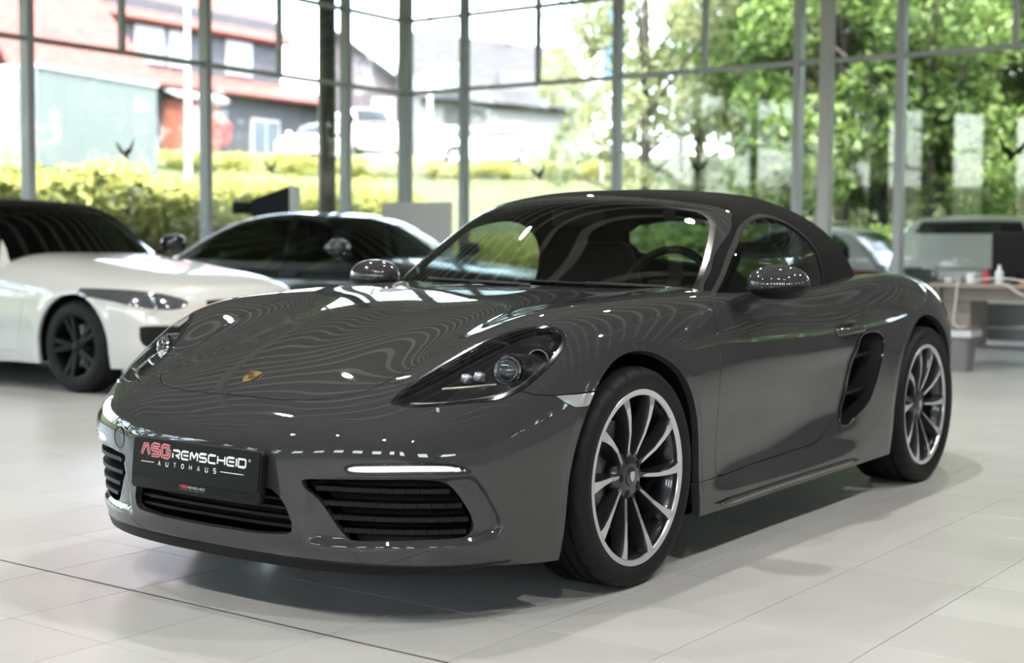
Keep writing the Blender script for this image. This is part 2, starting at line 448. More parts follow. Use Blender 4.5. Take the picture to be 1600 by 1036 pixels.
def poly_sdf(P,poly):
    """signed distance of 2-D points to closed polygon (negative inside)"""
    poly=np.asarray(poly,float); out=np.empty(len(P))
    A=poly; B=np.roll(poly,-1,0); e=B-A; ee=np.maximum((e*e).sum(1),1e-14)
    for k in range(0,len(P),20000):
        p=P[k:k+20000]; w=p[:,None]-A[None]
        t=np.clip((w*e[None]).sum(2)/ee,0,1); q=w-e[None]*t[...,None]
        d=np.sqrt((q*q).sum(2)).min(1)
        c=((A[None,:,1]>p[:,None,1])!=(B[None,:,1]>p[:,None,1]))
        with np.errstate(divide='ignore',invalid='ignore'):
            xi=A[None,:,0]+(p[:,None,1]-A[None,:,1])/(B-A)[None,:,1]*e[None,:,0]
        ins=((p[:,None,0]<xi)&c).sum(1)%2==1
        out[k:k+20000]=np.where(ins,-d,d)
    return out
def smooth_poly(pts,n=6,closed=True):
    """Catmull-Rom densify"""
    P=np.asarray(pts,float); m=len(P); out=[]
    for i in range(m if closed else m-1):
        if closed: a,b,c,d=P[(i-1)%m],P[i],P[(i+1)%m],P[(i+2)%m]
        else: a,b,c,d=P[max(i-1,0)],P[i],P[i+1],P[min(i+2,m-1)]
        for k in range(n):
            t=k/n; out.append(.5*((2*b)+(c-a)*t+(2*a-5*b+4*c-d)*t*t+(3*b-a-3*c+d)*t**3))
    if not closed: out.append(P[-1])
    return np.array(out)
def sub(V,T):
    u,inv=np.unique(T,return_inverse=True); return V[u],inv.reshape(T.shape)
def mirror_weld(V,T):
    n=len(V); V2=V*[-1,1,1]; m=np.arange(n)+n; z=np.abs(V[:,0])<1e-6; m[z]=np.arange(n)[z]
    VV=np.concatenate([V,V2]); TT=np.concatenate([T,m[T][:,::-1]])
    return sub(VV,TT)
def boundary(T):
    e=np.concatenate([T[:,[0,1]],T[:,[1,2]],T[:,[2,0]]]); es=np.sort(e,1)
    u,inv,c=np.unique(es,axis=0,return_inverse=True,return_counts=True)
    return e[c[inv.ravel()]==1]
def flanged(V,T,N,depth=.012,r=.0012):
    """return V,F,N with rounded edge + flange turned inwards along open edges"""
    E=boundary(T)
    if len(E)==0: return V,T,N
    bv=np.unique(E); o=np.zeros_like(V); d=V[E[:,1]]-V[E[:,0]]
    out=np.cross(d,N[E[:,0]]); 
    np.add.at(o,E[:,0],out); np.add.at(o,E[:,1],out); o=unit(o[bv])
    n=len(V); mp=-np.ones(n,int); mp[bv]=np.arange(len(bv)); k=len(bv)
    R0=V[bv]; R1=V[bv]-N[bv]*r+o*r*.6; R2=V[bv]-N[bv]*depth+o*r*.6
    VV=np.concatenate([V,R1,R1,R2]); NN=np.concatenate([N,unit(o+.25*N[bv]),o,o])
    a,b=E[:,0],E[:,1]; a1,b1=n+mp[a],n+mp[b]; a2,b2=a1+k,b1+k; a3,b3=a2+k,b2+k
    q=[np.stack([b,a,a1],1),np.stack([b,a1,b1],1),np.stack([b2,a2,a3],1),np.stack([b2,a3,b3],1)]
    return VV,np.concatenate([T]+q),NN
def surf_part(name,S,lab,m,parent,mirror=None,depth=.012,flange=True,offset=0.,smoothN=None):
    """mirror: None -> welded full part; 'L' as built (x>0); 'R' mirrored"""
    T=S.T[np.isin(S.L,lab)]
    if len(T)==0: print('EMPTY PART',name); return None
    V,T=sub(S.V,T)
    if mirror is None: V,T=mirror_weld(V,T); N=unit(grad(S.F,V*[1,1,1]))
    else:
        N=unit(grad(S.F,V))
        if mirror=='R': V=V*[-1,1,1]; N=N*[-1,1,1]; T=T[:,::-1]
    if offset: V=V+N*offset
    if flange: V,T,N=flanged(V,T,N,depth)
    return obj(name,V,T.tolist(),m,parent,N=N)
# ---------------------------------------------------------------- the grey roadster
M_paint=mat('grey_metallic_paint',(.036,.0368,.0378),rough=.6,metal=.0,spec=.0,coat=1,coat_rough=.015)
M_blk=mat('black_plastic',(.006,.006,.0065),rough=.5,spec=.25)
M_blkg=mat('gloss_black',(.008,.008,.009),rough=.12,coat=.5)
M_rub=mat('tyre_rubber',(.0075,.0075,.008),rough=.6,spec=.3,bump=.3,bscale=120)
M_fab=mat('soft_top_fabric',(.0065,.006,.0058),rough=.95,spec=.15,bump=.6,bscale=900)
M_alu=mat('turned_aluminium',(.72,.73,.76),rough=.26,metal=1)
M_dgm=mat('dark_wheel_paint',(.045,.046,.048),rough=.28,metal=.7,coat=.6)
M_chr=mat('chrome',(.85,.85,.86),rough=.08,metal=1)
M_disc=mat('brake_disc_steel',(.28,.28,.29),rough=.35,metal=1)
M_lens=glass('clear_lamp_lens',(.93,.95,.97))
M_scr=glass('windscreen_glass',(.60,.68,.64),f0=.085)
M_sgl=glass('side_window_glass',(.35,.39,.38),f0=.09)
M_drl=mat('daytime_light_white',(.62,.63,.62),rough=.2,coat=.6,emis=(1,1,.97),emis_s=.06)
M_red=mat('red_lamp_lens',(.35,.01,.012),rough=.1,coat=1)
M_gold=mat('crest_gold',(.55,.38,.14),rough=.3,metal=1)
M_int=mat('interior_leather',(.007,.007,.0075),rough=.6,spec=.3)
M_wht=mat('print_white',(.8,.8,.8),rough=.5)
M_prd=mat('print_red',(.50,.035,.05),rough=.5)
M_pgr=mat('print_grey',(.42,.42,.43),rough=.5)
CAR=empty('roadster',(0,0,0))
tag(CAR,'dark grey soft-top sports roadster with ten-spoke silver wheels and black number plate','car')

V,T=surface_nets(body_F,(0,-1.02,.1375),(.96,3.46,.98),.0125)
S=Surf(body_F,V,T)
x_=lambda P:np.abs(P[:,0])
# trims: below the skirt, wheel arches, under the greenhouse
ZB=spl1([-1,-.7,-.4,.3,.6,1.6,2.0,2.9,3.4],[.178,.170,.148,.158,.158,.165,.17,.19,.22])
S.panel(lambda P:P[:,2]-ZB(P[:,1]),-1,gap=0,dropin=True)
def arch(yc,zc,r,slant=0.):
    def f(P):
        y=P[:,1]-yc; z=P[:,2]-zc
        return np.where(z>0,np.hypot(y,z),np.abs(y+slant*np.minimum(z,0)))-r
    return f
A_F=arch(-.010,.335,.386); A_R=arch(2.468,.335,.412,.0)
out=lambda P:np.abs(P[:,0])>.5
S.panel(A_F,-1,gap=0,dropin=True,region=lambda P:out(P)&(P[:,1]<.6)&(P[:,2]<.8))
S.panel(A_R,-1,gap=0,dropin=True,region=lambda P:out(P)&(P[:,1]>1.9)&(P[:,1]<3)&(P[:,2]<.85))
S.panel(lambda P:green_F(P)+.014,-1,gap=0,dropin=True,region=lambda P:(P[:,2]>.75)&(P[:,1]>.3)&(P[:,1]<2.7))
# headlamp
HL3=np.array([(.524,-.752,.607),(.552,-.757,.596),(.587,-.745,.592),(.644,-.711,.593),(.699,-.669,.599),(.755,-.613,.609),(.782,-.57,.621),(.80,-.527,.638),(.809,-.486,.66),(.815,-.432,.688),(.814,-.382,.716),(.809,-.339,.741),(.797,-.307,.766),(.778,-.298,.788),(.757,-.308,.802),(.732,-.342,.806),(.704,-.37,.803),(.654,-.424,.785),(.613,-.484,.758),(.579,-.545,.724),(.549,-.609,.689),(.526,-.67,.65)])
hn=unit(np.array([.42,-.62,.66])); hu=unit(np.cross([0,0,1],hn)); hv=np.cross(hn,hu); ho=HL3.mean(0)
to2=lambda P:np.stack([(P*[1,1,1]-ho)@hu,(P-ho)@hv],1)
HL2=smooth_poly(to2(HL3),5)
hl=lambda P:poly_sdf(to2(P),HL2)
hreg=lambda P:(P[:,0]>.4)&(P[:,1]<-.15)&(P[:,2]>.5)
S.panel(hl,1,[0],gap=.003,region=hreg)
S.panel(lambda P:hl(P)+.011,2,[1],gap=0,region=hreg)       # 1: black rim, 2: clear lens
# bonnet
HD=[(0,-.853),(.12,-.850),(.22,-.842),(.321,-.820),(.385,-.785),(.428,-.742),(.444,-.70),(.456,-.65),(.470,-.60),(.476,-.55),(.483,-.495),(.500,-.42),(.514,-.34),(.527,-.25),(.556,0),(.592,.25),(.622,.45),(.628,.53),(.60,.585),(.45,.545),(.25,.498),(0,.477)]
HDp=np.array(HD+[(-a,b) for a,b in HD[::-1] if a>0])
HDp=smooth_poly(HDp,4)
S.panel(lambda P:poly_sdf(P[:,:2],HDp),3,[0],gap=.0045,region=lambda P:(P[:,2]>.55)&(P[:,1]<.75))
# door
DR=[(.640,.93),(.625,.854),(.579,.813),(.541,.76),(.512,.686),(.504,.581),(.504,.475),(.504,.369),(.500,.300),(.512,.274),(.56,.271),(.779,.278),(1.051,.281),(1.302,.289),(1.40,.308),(1.46,.338),(1.512,.372),(1.545,.412),(1.562,.45),(1.585,.52),(1.60,.60),(1.625,.66),(1.655,.70),(1.69,.722),(1.735,.728),(1.772,.739),(1.796,.788),(1.798,.836),(1.76,.88),(1.70,.93)]
DRp=np.array(DR)
S.panel(lambda P:poly_sdf(P[:,1:],DRp),4,[0],gap=.0045,region=lambda P:P[:,0]>.55)
# side intake
IN=[(1.557,.346),(1.568,.397),(1.596,.472),(1.618,.559),(1.644,.634),(1.676,.676),(1.727,.697),(1.80,.702),(1.868,.695),(1.906,.676),(1.910,.646),(1.890,.583),(1.860,.521),(1.825,.46),(1.78,.41),(1.716,.374),(1.65,.348),(1.596,.335)]
INp=smooth_poly(IN,4)
S.panel(lambda P:poly_sdf(P[:,1:],INp),5,[0,4],gap=0,region=lambda P:P[:,0]>.6)
# front bumper / wing split
def bump(P):
    zl=np.interp(P[:,1],[-.60,-.526,-.50,-.44,-.25],[.66,.634,.624,.619,.619])
    yl=-.690+.10*(P[:,0]-.44)
    return np.where(P[:,0]<.66,P[:,1]-yl,P[:,2]-zl)
S.panel(bump,6,[0],gap=.0035,region=lambda P:(P[:,1]<-.2)&((P[:,0]<.56)|(P[:,0]>.72)))
m=(S.L==0)&(S.V[S.T].mean(1)[:,1]<-.3)&(S.V[S.T].mean(1)[:,2]<.58); S.L[m]=6
c_=S.V[S.T].mean(1); m=(S.L==0)&(bump(c_)<0)&(c_[:,1]<-.25); S.L[m]=6
MKp=np.array([(-.44,.6205),(-.36,.617),(-.256,.617),(-.285,.593),(-.316,.579),(-.373,.581),(-.413,.600)])
S.panel(lambda P:poly_sdf(P[:,1:],MKp),7,[6],gap=.002,region=lambda P:(P[:,0]>.7)&(P[:,1]<-.2))
fx=lambda P:np.stack([np.abs(P[:,0]),P[:,2]],1)
fr_=lambda P:P[:,1]<-.5
DRL=smooth_poly([(.491,.434),(.506,.448),(.56,.453),(.65,.456),(.711,.455),(.738,.450),(.763,.432),(.745,.426),(.648,.426),(.515,.422)],4)
S.panel(lambda P:poly_sdf(fx(P),DRL),8,[6],gap=.002,region=fr_)
S.panel(lambda P:poly_sdf(fx(P),DRL)+.006,9,[8],gap=0,region=fr_)    # 8: black surround, 9: white lamp
SO=smooth_poly([(.366,.398),(.45,.405),(.613,.411),(.675,.409),(.706,.398),(.724,.371),(.741,.322),(.747,.282),(.740,.258),(.72,.248),(.602,.242),(.50,.238),(.475,.243),(.455,.262),(.421,.314),(.386,.36)],4)
S.panel(lambda P:poly_sdf(fx(P),SO),10,[6],gap=0,region=fr_)
CO=np.array([(0,.365),(.20,.368),(.262,.366),(.292,.346),(.312,.315),(.325,.275),(.322,.252),(.305,.241),(.20,.233),(0,.230)])
COp=np.concatenate([CO,(CO*[-1,1])[::-1][1:-1]])
S.panel(lambda P:poly_sdf(np.stack([P[:,0],P[:,2]],1),COp),11,[6],gap=0,region=fr_)
# front wing / rear body
c_=S.V[S.T].mean(1)
S.panel(lambda P:np.where(P[:,1]<.56,-(P[:,2]-.270),P[:,1]-9),12,[0],gap=.003,region=lambda P:(P[:,1]<.56)&(P[:,1]>.2)&(P[:,2]<.4))
c_=S.V[S.T].mean(1); m=np.isin(S.L,[0,12])&(c_[:,1]<.75)&(c_[:,2]>.2701)&(c_[:,2]<.99)&~((c_[:,1]>.6)&(c_[:,2]<.6)); S.L[m]=12
m=(S.L==12)&(S.V[S.T].mean(1)[:,2]<.27); S.L[m]=0
# tail lamp
TL=smooth_poly([(.44,.70),(.60,.745),(.74,.735),(.80,.69),(.80,.63),(.72,.61),(.58,.63),(.46,.665)],4)
S.panel(lambda P:poly_sdf(fx(P),TL),13,[0],gap=.003,region=lambda P:P[:,1]>2.9)

surf_part('rear_body',S,[0],M_paint,CAR,depth=.03)
bumper=surf_part('front_bumper',S,[6],M_paint,CAR,depth=.02)
hood=surf_part('bonnet',S,[3],M_paint,CAR)
doors={}
for sd in('L','R'):
    doors[sd]=surf_part('door',S,[4],M_paint,CAR,sd)
    surf_part('front_wing',S,[12],M_paint,CAR,sd,depth=.025)
    surf_part('tail_lamp',S,[13],M_red,CAR,sd,flange=False)
    surf_part('side_marker_lamp',S,[7],mat('marker_lens',(.55,.56,.55),rough=.15,coat=1,metal=.5),CAR,sd,flange=False)
    d_=surf_part('daytime_lamp_surround',S,[8],M_blkg,CAR,sd,depth=.01)
    surf_part('daytime_lamp',S,[9],M_drl,d_,sd,flange=False,offset=-.006)
    # side intake: duct wall + two vanes
    sg=1 if sd=='L' else -1
    duct=MB(); P=INp; n=len(P); 
    Xo=raycast(body_F,np.stack([np.full(n,1.6),P[:,0],P[:,1]],1),np.tile([-1.,0,0],(n,1)),.5,1.2,160)[:,0]
    R0=[(sg*(xo+.0015),a,b) for xo,(a,b) in zip(Xo,P)]; ctr=np.array(IN).mean(0)
    R1=[(sg*(xo-.02),a+(ctr[0]-a)*.05,b+(ctr[1]-b)*.03) for xo,(a,b) in zip(Xo,P)]
    R2=[(sg*(xo-.15),a+(ctr[0]+.09-a)*.45,b+(ctr[1]-b)*.22) for xo,(a,b) in zip(Xo,P)]
    duct.add(R0+R1+R2,[(i,(i+1)%n,(i+1)%n+n,i+n) for i in range(n)]+[(i+n,(i+1)%n+n,(i+1)%n+2*n,i+2*n) for i in range(n)]+[tuple(range(2*n,3*n))])
    du=duct.build('side_intake',M_blk,CAR,smooth=True,angle=.6)
    lip=MB(); lip.tube([(q[0]+sg*.001,q[1],q[2]) for q in R0]+[(R0[0][0]+sg*.001,R0[0][1],R0[0][2])],.006,6,cap=False); lip.build('intake_lip',M_blkg,du,smooth=True)
    for zz,y0,y1 in((.60,1.65,1.86),(.46,1.62,1.80)):
        MB().bar((sg*.835,y0,zz),(sg*.84,y1,zz+.012),.05,.010).build('intake_vane',M_blk,du)
    # front outer grille
    gb=surf_part('outer_grille',S,[10],M_blk,CAR,sd,flange=False,offset=-.07)
    xs=np.linspace(.37,.745,14)
    for zz,xa,xb in((.378,.39,.700),(.338,.41,.720),(.300,.435,.728),(.266,.46,.722)):
        aa=np.linspace(xa,xb,12); pts=[(sg*a,q[1]+.022,zz) for a,q in zip(aa,front_y(aa,zz))]
        b=MB(); 
        for a,c in zip(pts[:-1],pts[1:]): b.bar(a,c,.05,.012)
        b.build('grille_slat',M_blk,gb)
    # headlamp
    lens=surf_part('headlight',S,[2],M_lens,CAR,sd,flange=False)
    surf_part('headlight_rim',S,[1],M_blkg,lens,sd,depth=.05)
    T_=S.T[S.L==2]; Vl,Tl=sub(S.V,T_); Nl=unit(grad(body_F,Vl))
    q=to2(Vl); dd=np.clip(-poly_sdf(q,HL2),0,.2)
    Vb=Vl-hn*(.010+.052*sstep(0,.05,dd))[:,None]
    if sd=='R': Vb=Vb*[-1,1,1]; Tl=Tl[:,::-1]
    obj('headlight_housing',Vb,Tl.tolist(),mat('lamp_housing',(.012,.012,.013),rough=.3,coat=.2),lens,N=Nl*([1,1,1] if sd=='L' else [-1,1,1]))
    mx=lambda p:(sg*p[0],p[1],p[2])
    def hp(px,py,back): 
        h=raycast(body_F,CPOS,np.array([ray(px,py)]))[0]; return h-hn*back
    c=hp(793,566,.040); ax=Vector((.22,-.93,.12)).normalized()
    def ringed(name,c,prof,m,par,n=28):
        b=MB().lathe(prof,n); o=b.build(name,m,par,smooth=True,angle=.7)
        a=Vector(mx(ax)); o.rotation_euler=a.to_track_quat('Z','Y').to_euler(); o.location=mx(c); return o
    pr=ringed('projector_ring',c,[(.030,-.03),(.040,-.01),(.041,.004),(.038,.008),(.034,.004),(.033,-.004)],M_chr,lens)
    ringed('projector_lens',c,[(.033,-.002),(.031,.008),(.024,.016),(.013,.021),(.0005,.0225)],mat('projector_glass',(.03,.035,.04),rough=.03,coat=1,spec=.8),lens)
    ringed('projector_shroud',c-np.array(ax)*.012,[(.041,.0),(.047,.004),(.052,-.03),(.052,-.06)],M_dgm,lens)
    c2=hp(840,543,.062); ringed('indicator_reflector',c2,[(.0005,-.035),(.015,-.03),(.026,-.012),(.030,.0),(.033,.0),(.033,-.04)],mat('smoked_chrome',(.10,.10,.105),rough=.25,metal=1),lens)
    for k,(a,b_) in enumerate(((728,577),(748,574))):
        c3=hp(a,b_,.045); e=MB(); e.box((0,0,0),(.026,.03,.026)); o=e.build('led_module',mat('led_silver',(.6,.62,.65),rough=.2,metal=.8),lens,bevel=.006,smooth=True); o.location=mx(c3); o.rotation_euler=(0,.35*sg,0)
    st=[hp(a,b_,.030) for a,b_ in((640,622),(700,621),(760,613),(800,602),(835,583),(860,556))]
    MB().tube([mx(p) for p in smooth_poly(st,4,False)],.006,6).build('light_guide',mat('light_guide',(.35,.36,.37),rough=.2,metal=.6),lens,smooth=True)
    st=[hp(a,b_,.034) for a,b_ in((690,597),(720,595),(752,592),(775,590))]
    e=MB().tube([mx(p) for p in smooth_poly(st,3,False)],.0045,6)
    e.build('led_strip',mat('led_strip',(.25,.25,.2),rough=.3,metal=.4),lens)
    # washer nozzle on the bumper
    h=raycast(body_F,CPOS,np.array([ray(685,641)]))[0]
    e=MB().box(mx(h),(.012,.010,.014)); e.build('washer_nozzle',M_chr,CAR,bevel=.002)
    # parking sensors
    for a,z in((.701,.480),(.255,.462)):
        hy=front_y([a],z)[0]; nn=unit(grad(body_F,hy[None]))[0]
        e=MB().lathe([(.0001,.0012),(.0105,.0012),(.0105,-.004)],20); o=e.build('parking_sensor',M_paint,bumper,smooth=True,angle=.6); o.location=mx(hy); o.rotation_euler=Vector(mx(nn)).to_track_quat('Z','Y').to_euler()
        e=MB().lathe([(.0106,-.002),(.0118,.0008),(.0128,-.002)],20); o2=e.build('sensor_ring',M_blk,bumper,smooth=True); o2.location=o.location; o2.rotation_euler=o.rotation_euler
# towing eye cover on the right of the bumper
hy=front_y([.396],.45)[0]*[-1,1,1]; nn=unit(grad(body_F,hy[None]))[0]
o=MB().lathe([(.030,-.002),(.032,.0010),(.0345,-.002)],28).build('towing_eye_cover',M_blk,bumper,smooth=True); o.location=hy; o.rotation_euler=Vector(nn).to_track_quat('Z','Y').to_euler()
surf_part('centre_grille',S,[11],M_blk,CAR,flange=False,offset=-.07)
cg=CAR.children[-1]
for zz in(.26,.285,.31,.335):
    xa=.31 if zz<.3 else .29
    aa=np.linspace(-xa,xa,13); pts=[(a,q[1]+.04,zz) for a,q in zip(aa,front_y(aa,zz))]
    b=MB()
    for a,c in zip(pts[:-1],pts[1:]): b.bar(a,c,.03,.008)
    b.build('grille_slat',M_blk,cg)
# black spoiler lip under the bumper
aa=np.linspace(-.80,.80,61); lp=[(a,q[1]) for a,q in zip(aa,front_y(aa,.19))]
b=MB(); n=len(lp)
R=[[(a,y+.018,.185) for a,y in lp],[(a,y+.004,.172) for a,y in lp],[(a*.995,y+.012,.146+.02*max(0,abs(a)-.6)/.2) for a,y in lp],[(a*.97,y+.075,.140+.025*max(0,abs(a)-.6)/.2) for a,y in lp],[(a*.9,y+.35,.150) for a,y in lp]]
b.add(sum(R,[]),[(j*n+i,j*n+i+1,(j+1)*n+i+1,(j+1)*n+i) for j in range(4) for i in range(n-1)])
b.build('spoiler_lip',M_blk,CAR,smooth=True,angle=.8)
# underbody and wheel-house liners
b=MB(); b.add([(-.62,-.8,.17),(.62,-.8,.17),(.80,.42,.15),(.80,1.9,.16),(.55,3.3,.24),(-.55,3.3,.24),(-.80,1.9,.16),(-.80,.42,.15)],[tuple(range(8))]); b.build('underbody',M_blk,CAR)
for sg in(1,-1):
    for yc,zc,r,x0 in((-.01,.335,.40,.52),(2.468,.335,.425,.52)):
        b=MB(); A=[(yc-r,.19)]+[(yc-r*math.cos(t),zc+r*math.sin(t)) for t in np.linspace(0,math.pi,25)]+[(yc+r,.19)]
        k=len(A); b.add([(sg*.845,a,c) for a,c in A]+[(sg*x0,a,c) for a,c in A],[(i,i+1,i+1+k,i+k) for i in range(k-1)]+[tuple(range(k,2*k))]); b.build('wheel_house',M_blk,CAR,smooth=True,angle=.8)
# sill trim blade
for sg in(1,-1):
    pts=[(sg*(float(X_(np.array([y]),np.array([.19]))[0])+.012),y,.182+.008*(y-.5)) for y in np.linspace(.50,1.69,14)]
    b=MB().tube(pts,[.004]+[.010]*12+[.004],8)
    b.build('sill_blade',mat('sill_blade_gloss',(.10,.10,.10),rough=.12,metal=.6,coat=1),CAR,smooth=True)
# door handles
for sd,sg in(('L',1),('R',-1)):
    b=MB(); pts=[(sg*(float(X_(np.array([y]),np.array([.72]))[0])+dx),y,z) for y,z,dx in((1.49,.706,-.010),(1.53,.711,.012),(1.60,.716,.022),(1.67,.718,.019),(1.715,.717,-.008))]
    b.tube(smooth_poly(pts,4,False).tolist(),.016,10)
    b.build('door_handle',M_paint,doors[sd],smooth=True)
    b=MB(); b.lathe([(.0001,0),(.020,.0),(.026,.001)],20); 
    o=b.build('handle_recess',M_blkg,doors[sd],smooth=True); o.location=(sg*(float(X_(np.array([1.605]),np.array([.725]))[0])-.003),1.605,.733); o.rotation_euler=(0,sg*math.pi/2,0); o.scale=(.8,3.2,1)

# ------------------------------------------------ greenhouse
V,T=surface_nets(green_F,(0,.25,.76),(.80,2.75,1.32),.0125)
G=Surf(green_F,V,T)
G.panel(lambda P:body_F(P)+.010,-1,gap=0,dropin=True,region=lambda P:P[:,2]<1.05)
G.panel(lambda P:P[:,2]-.80,-1,gap=0,dropin=True)
GE=[(.684,.80),(.682,.87),(.679,.894),(.668,.942),(.651,.992),(.627,1.045),(.6,1.099),(.583,1.130),(.56,1.153),(.529,1.172),(.499,1.184),(.40,1.199),(.25,1.212),(0,1.219)]
GEp=np.array(GE+[(-a,b) for a,b in GE[::-1] if a>0])
G.panel(lambda P:poly_sdf(np.stack([P[:,0],P[:,2]],1),GEp),1,[0],gap=0,region=lambda P:P[:,1]<1.22-.0*P[:,0])
G.panel(lambda P:poly_sdf(np.stack([P[:,0],P[:,2]],1),GEp)+.016,2,[1],gap=0,region=lambda P:P[:,1]<1.22)   # 1 black border band, 2 glass
PB=spl1([.80,.854,.882,.91,.939,.968,.997,1.027,1.058,1.09,1.122,1.149,1.2],[.66,.690,.712,.74,.781,.819,.857,.902,.954,1.011,1.061,1.10,1.25])
frm=lambda P:P[:,1]-smin(PB(P[:,2]),.992+.40*P[:,0]**2,.02)
G.panel(frm,3,[0],gap=.003,region=lambda P:P[:,1]<1.5)
# side window
SW=smooth_poly([(.70,.86),(.80,.93),(.90,1.005),(1.0,1.068),(1.07,1.108),(1.13,1.130),(1.22,1.152),(1.30,1.164),(1.38,1.167),(1.46,1.158),(1.54,1.138),(1.62,1.105),(1.68,1.066),(1.72,1.02),(1.735,.96),(1.732,.90),(1.728,.86)],3,False)
G.panel(lambda P:poly_sdf(P[:,1:],SW),4,[0],gap=0,region=lambda P:P[:,0]>.45)
G.panel(lambda P:poly_sdf(P[:,1:],SW)+.014,5,[4],gap=0,region=lambda P:P[:,0]>.45)   # 4 seal, 5 glass
m=(G.L==4)&(G.V[G.T].mean(1)[:,2]<.873); G.L[m]=5
RWp=np.array([(-.42,.98),(.42,.98),(.36,1.16),(-.36,1.16)])
G.panel(lambda P:poly_sdf(np.stack([P[:,0],P[:,2]],1),smooth_poly(RWp,4)),6,[0],gap=0,region=lambda P:P[:,1]>1.9)
surf_part('soft_top',G,[0],M_fab,CAR,depth=.02)
surf_part('windscreen_band',G,[1],M_blkg,CAR,flange=False)
surf_part('windscreen',G,[2],M_scr,CAR,flange=False)
surf_part('windscreen_frame',G,[3],M_paint,CAR,depth=.03)
surf_part('rear_window',G,[6],M_sgl,CAR,flange=False)
for sd in('L','R'):
    surf_part('window_seal',G,[4],M_blk,CAR,sd,depth=.01)
    surf_part('side_window',G,[5],M_sgl,CAR,sd,flange=False,offset=-.004)
# ------------------------------------------------ wing mirrors
def mirror_F(P):
    x=(P[:,0]-.925)/.108; y=(P[:,1]-.83)/.092; zz=P[:,2]-.903; z=np.where(zz>0,zz/.074,zz/.048)
    x=x*(1+.10*np.sign(x)*0); f=(np.abs(x)**2.3+np.abs(y)**2.3+np.abs(z)**2.2+1e-9)**(1/2.3)-1
    return smax(f*.07,(P[:,1]-.885)*.9,.012)
V,T=surface_nets(mirror_F,(.80,.72,.84),(1.05,.91,.99),.008,half=False)
Mi=Surf(mirror_F,V,T)
Mi.panel(lambda P:P[:,2]-.900+.012*np.cos((P[:,0]-.8)*9),1,[0],gap=.002)
Mi.panel(lambda P:-(P[:,1]-.8835),2,[0,1],gap=0)
for sd,sg in(('L',1),('R',-1)):
    mr=surf_part('wing_mirror',Mi,[0],M_paint,doors[sd] if 0 else CAR,sd,depth=.006)
    surf_part('mirror_lower_cover',Mi,[1],M_blk,mr,sd,depth=.006)
    surf_part('mirror_glass',Mi,[2],mat('mirror_silver',(.8,.82,.84),rough=.02,metal=1),mr,sd,flange=False)
    b=MB(); 
    R=[(.775,.735,.856),(.80,.735,.862),(.845,.79,.878),(.90,.81,.888)]
    A=[(sg*.768,.715,.845),(sg*.778,.80,.845),(sg*.800,.765,.812),(sg*.795,.735,.812)]
    B=[(sg*.865,.765,.893),(sg*.885,.865,.893),(sg*.905,.85,.872),(sg*.885,.78,.872)]
    b.add(A+B,[(0,1,2,3),(4,5,6,7)]+[(i,(i+1)%4,(i+1)%4+4,i+4) for i in range(4)])
    b.build('mirror_foot',M_blk,mr,bevel=.006,smooth=True)
# ------------------------------------------------ wheels
def tyre_mesh(R,W,n=144):
    h=W/2; g=.0065
    prof=[(R-.072,-h+.012,0),(R-.050,-h+.002,0),(R-.030,-h,0),(R-.013,-h+.008,0),(R-.004,-h+.020,1),(R,-h+.034,1),(R,-h+.062,1)]
    for a,b in((-.30,-.24),(-.06,.0),(.0,.06),(.24,.30)):
        pass
    gr=[-.27*W,-.09*W,.09*W,.27*W]; half=.0045
    for c in gr: prof+=[(R,c-half-.001,0),(R-g,c-half,0),(R-g,c+half,0),(R,c+half+.001,0)]
    prof+=[(R,h-.062,1),(R,h-.034,1),(R-.004,h-.020,1),(R-.013,h-.008,0),(R-.030,h,0),(R-.050,h-.002,0),(R-.072,h-.012,0)]
    prof=[p for i,p in enumerate(prof)]
    prof=sorted(prof[:7],key=lambda p:0)+sorted([p for p in prof[7:-7]],key=lambda p:p[1])+prof[-7:]
    V=[];F=[];m=len(prof)
    for j in range(n):
        a=2*math.pi*j/n
        for r,x,sh in prof:
            rr=r-(.005 if sh and j%6==0 else 0); V.append((x,rr*math.cos(a),rr*math.sin(a)))
    for j in range(n):
        for i in range(m-1):
            j2=(j+1)%n; F.append((j*m+i,j*m+i+1,j2*m+i+1,j2*m+i))
    return V,F
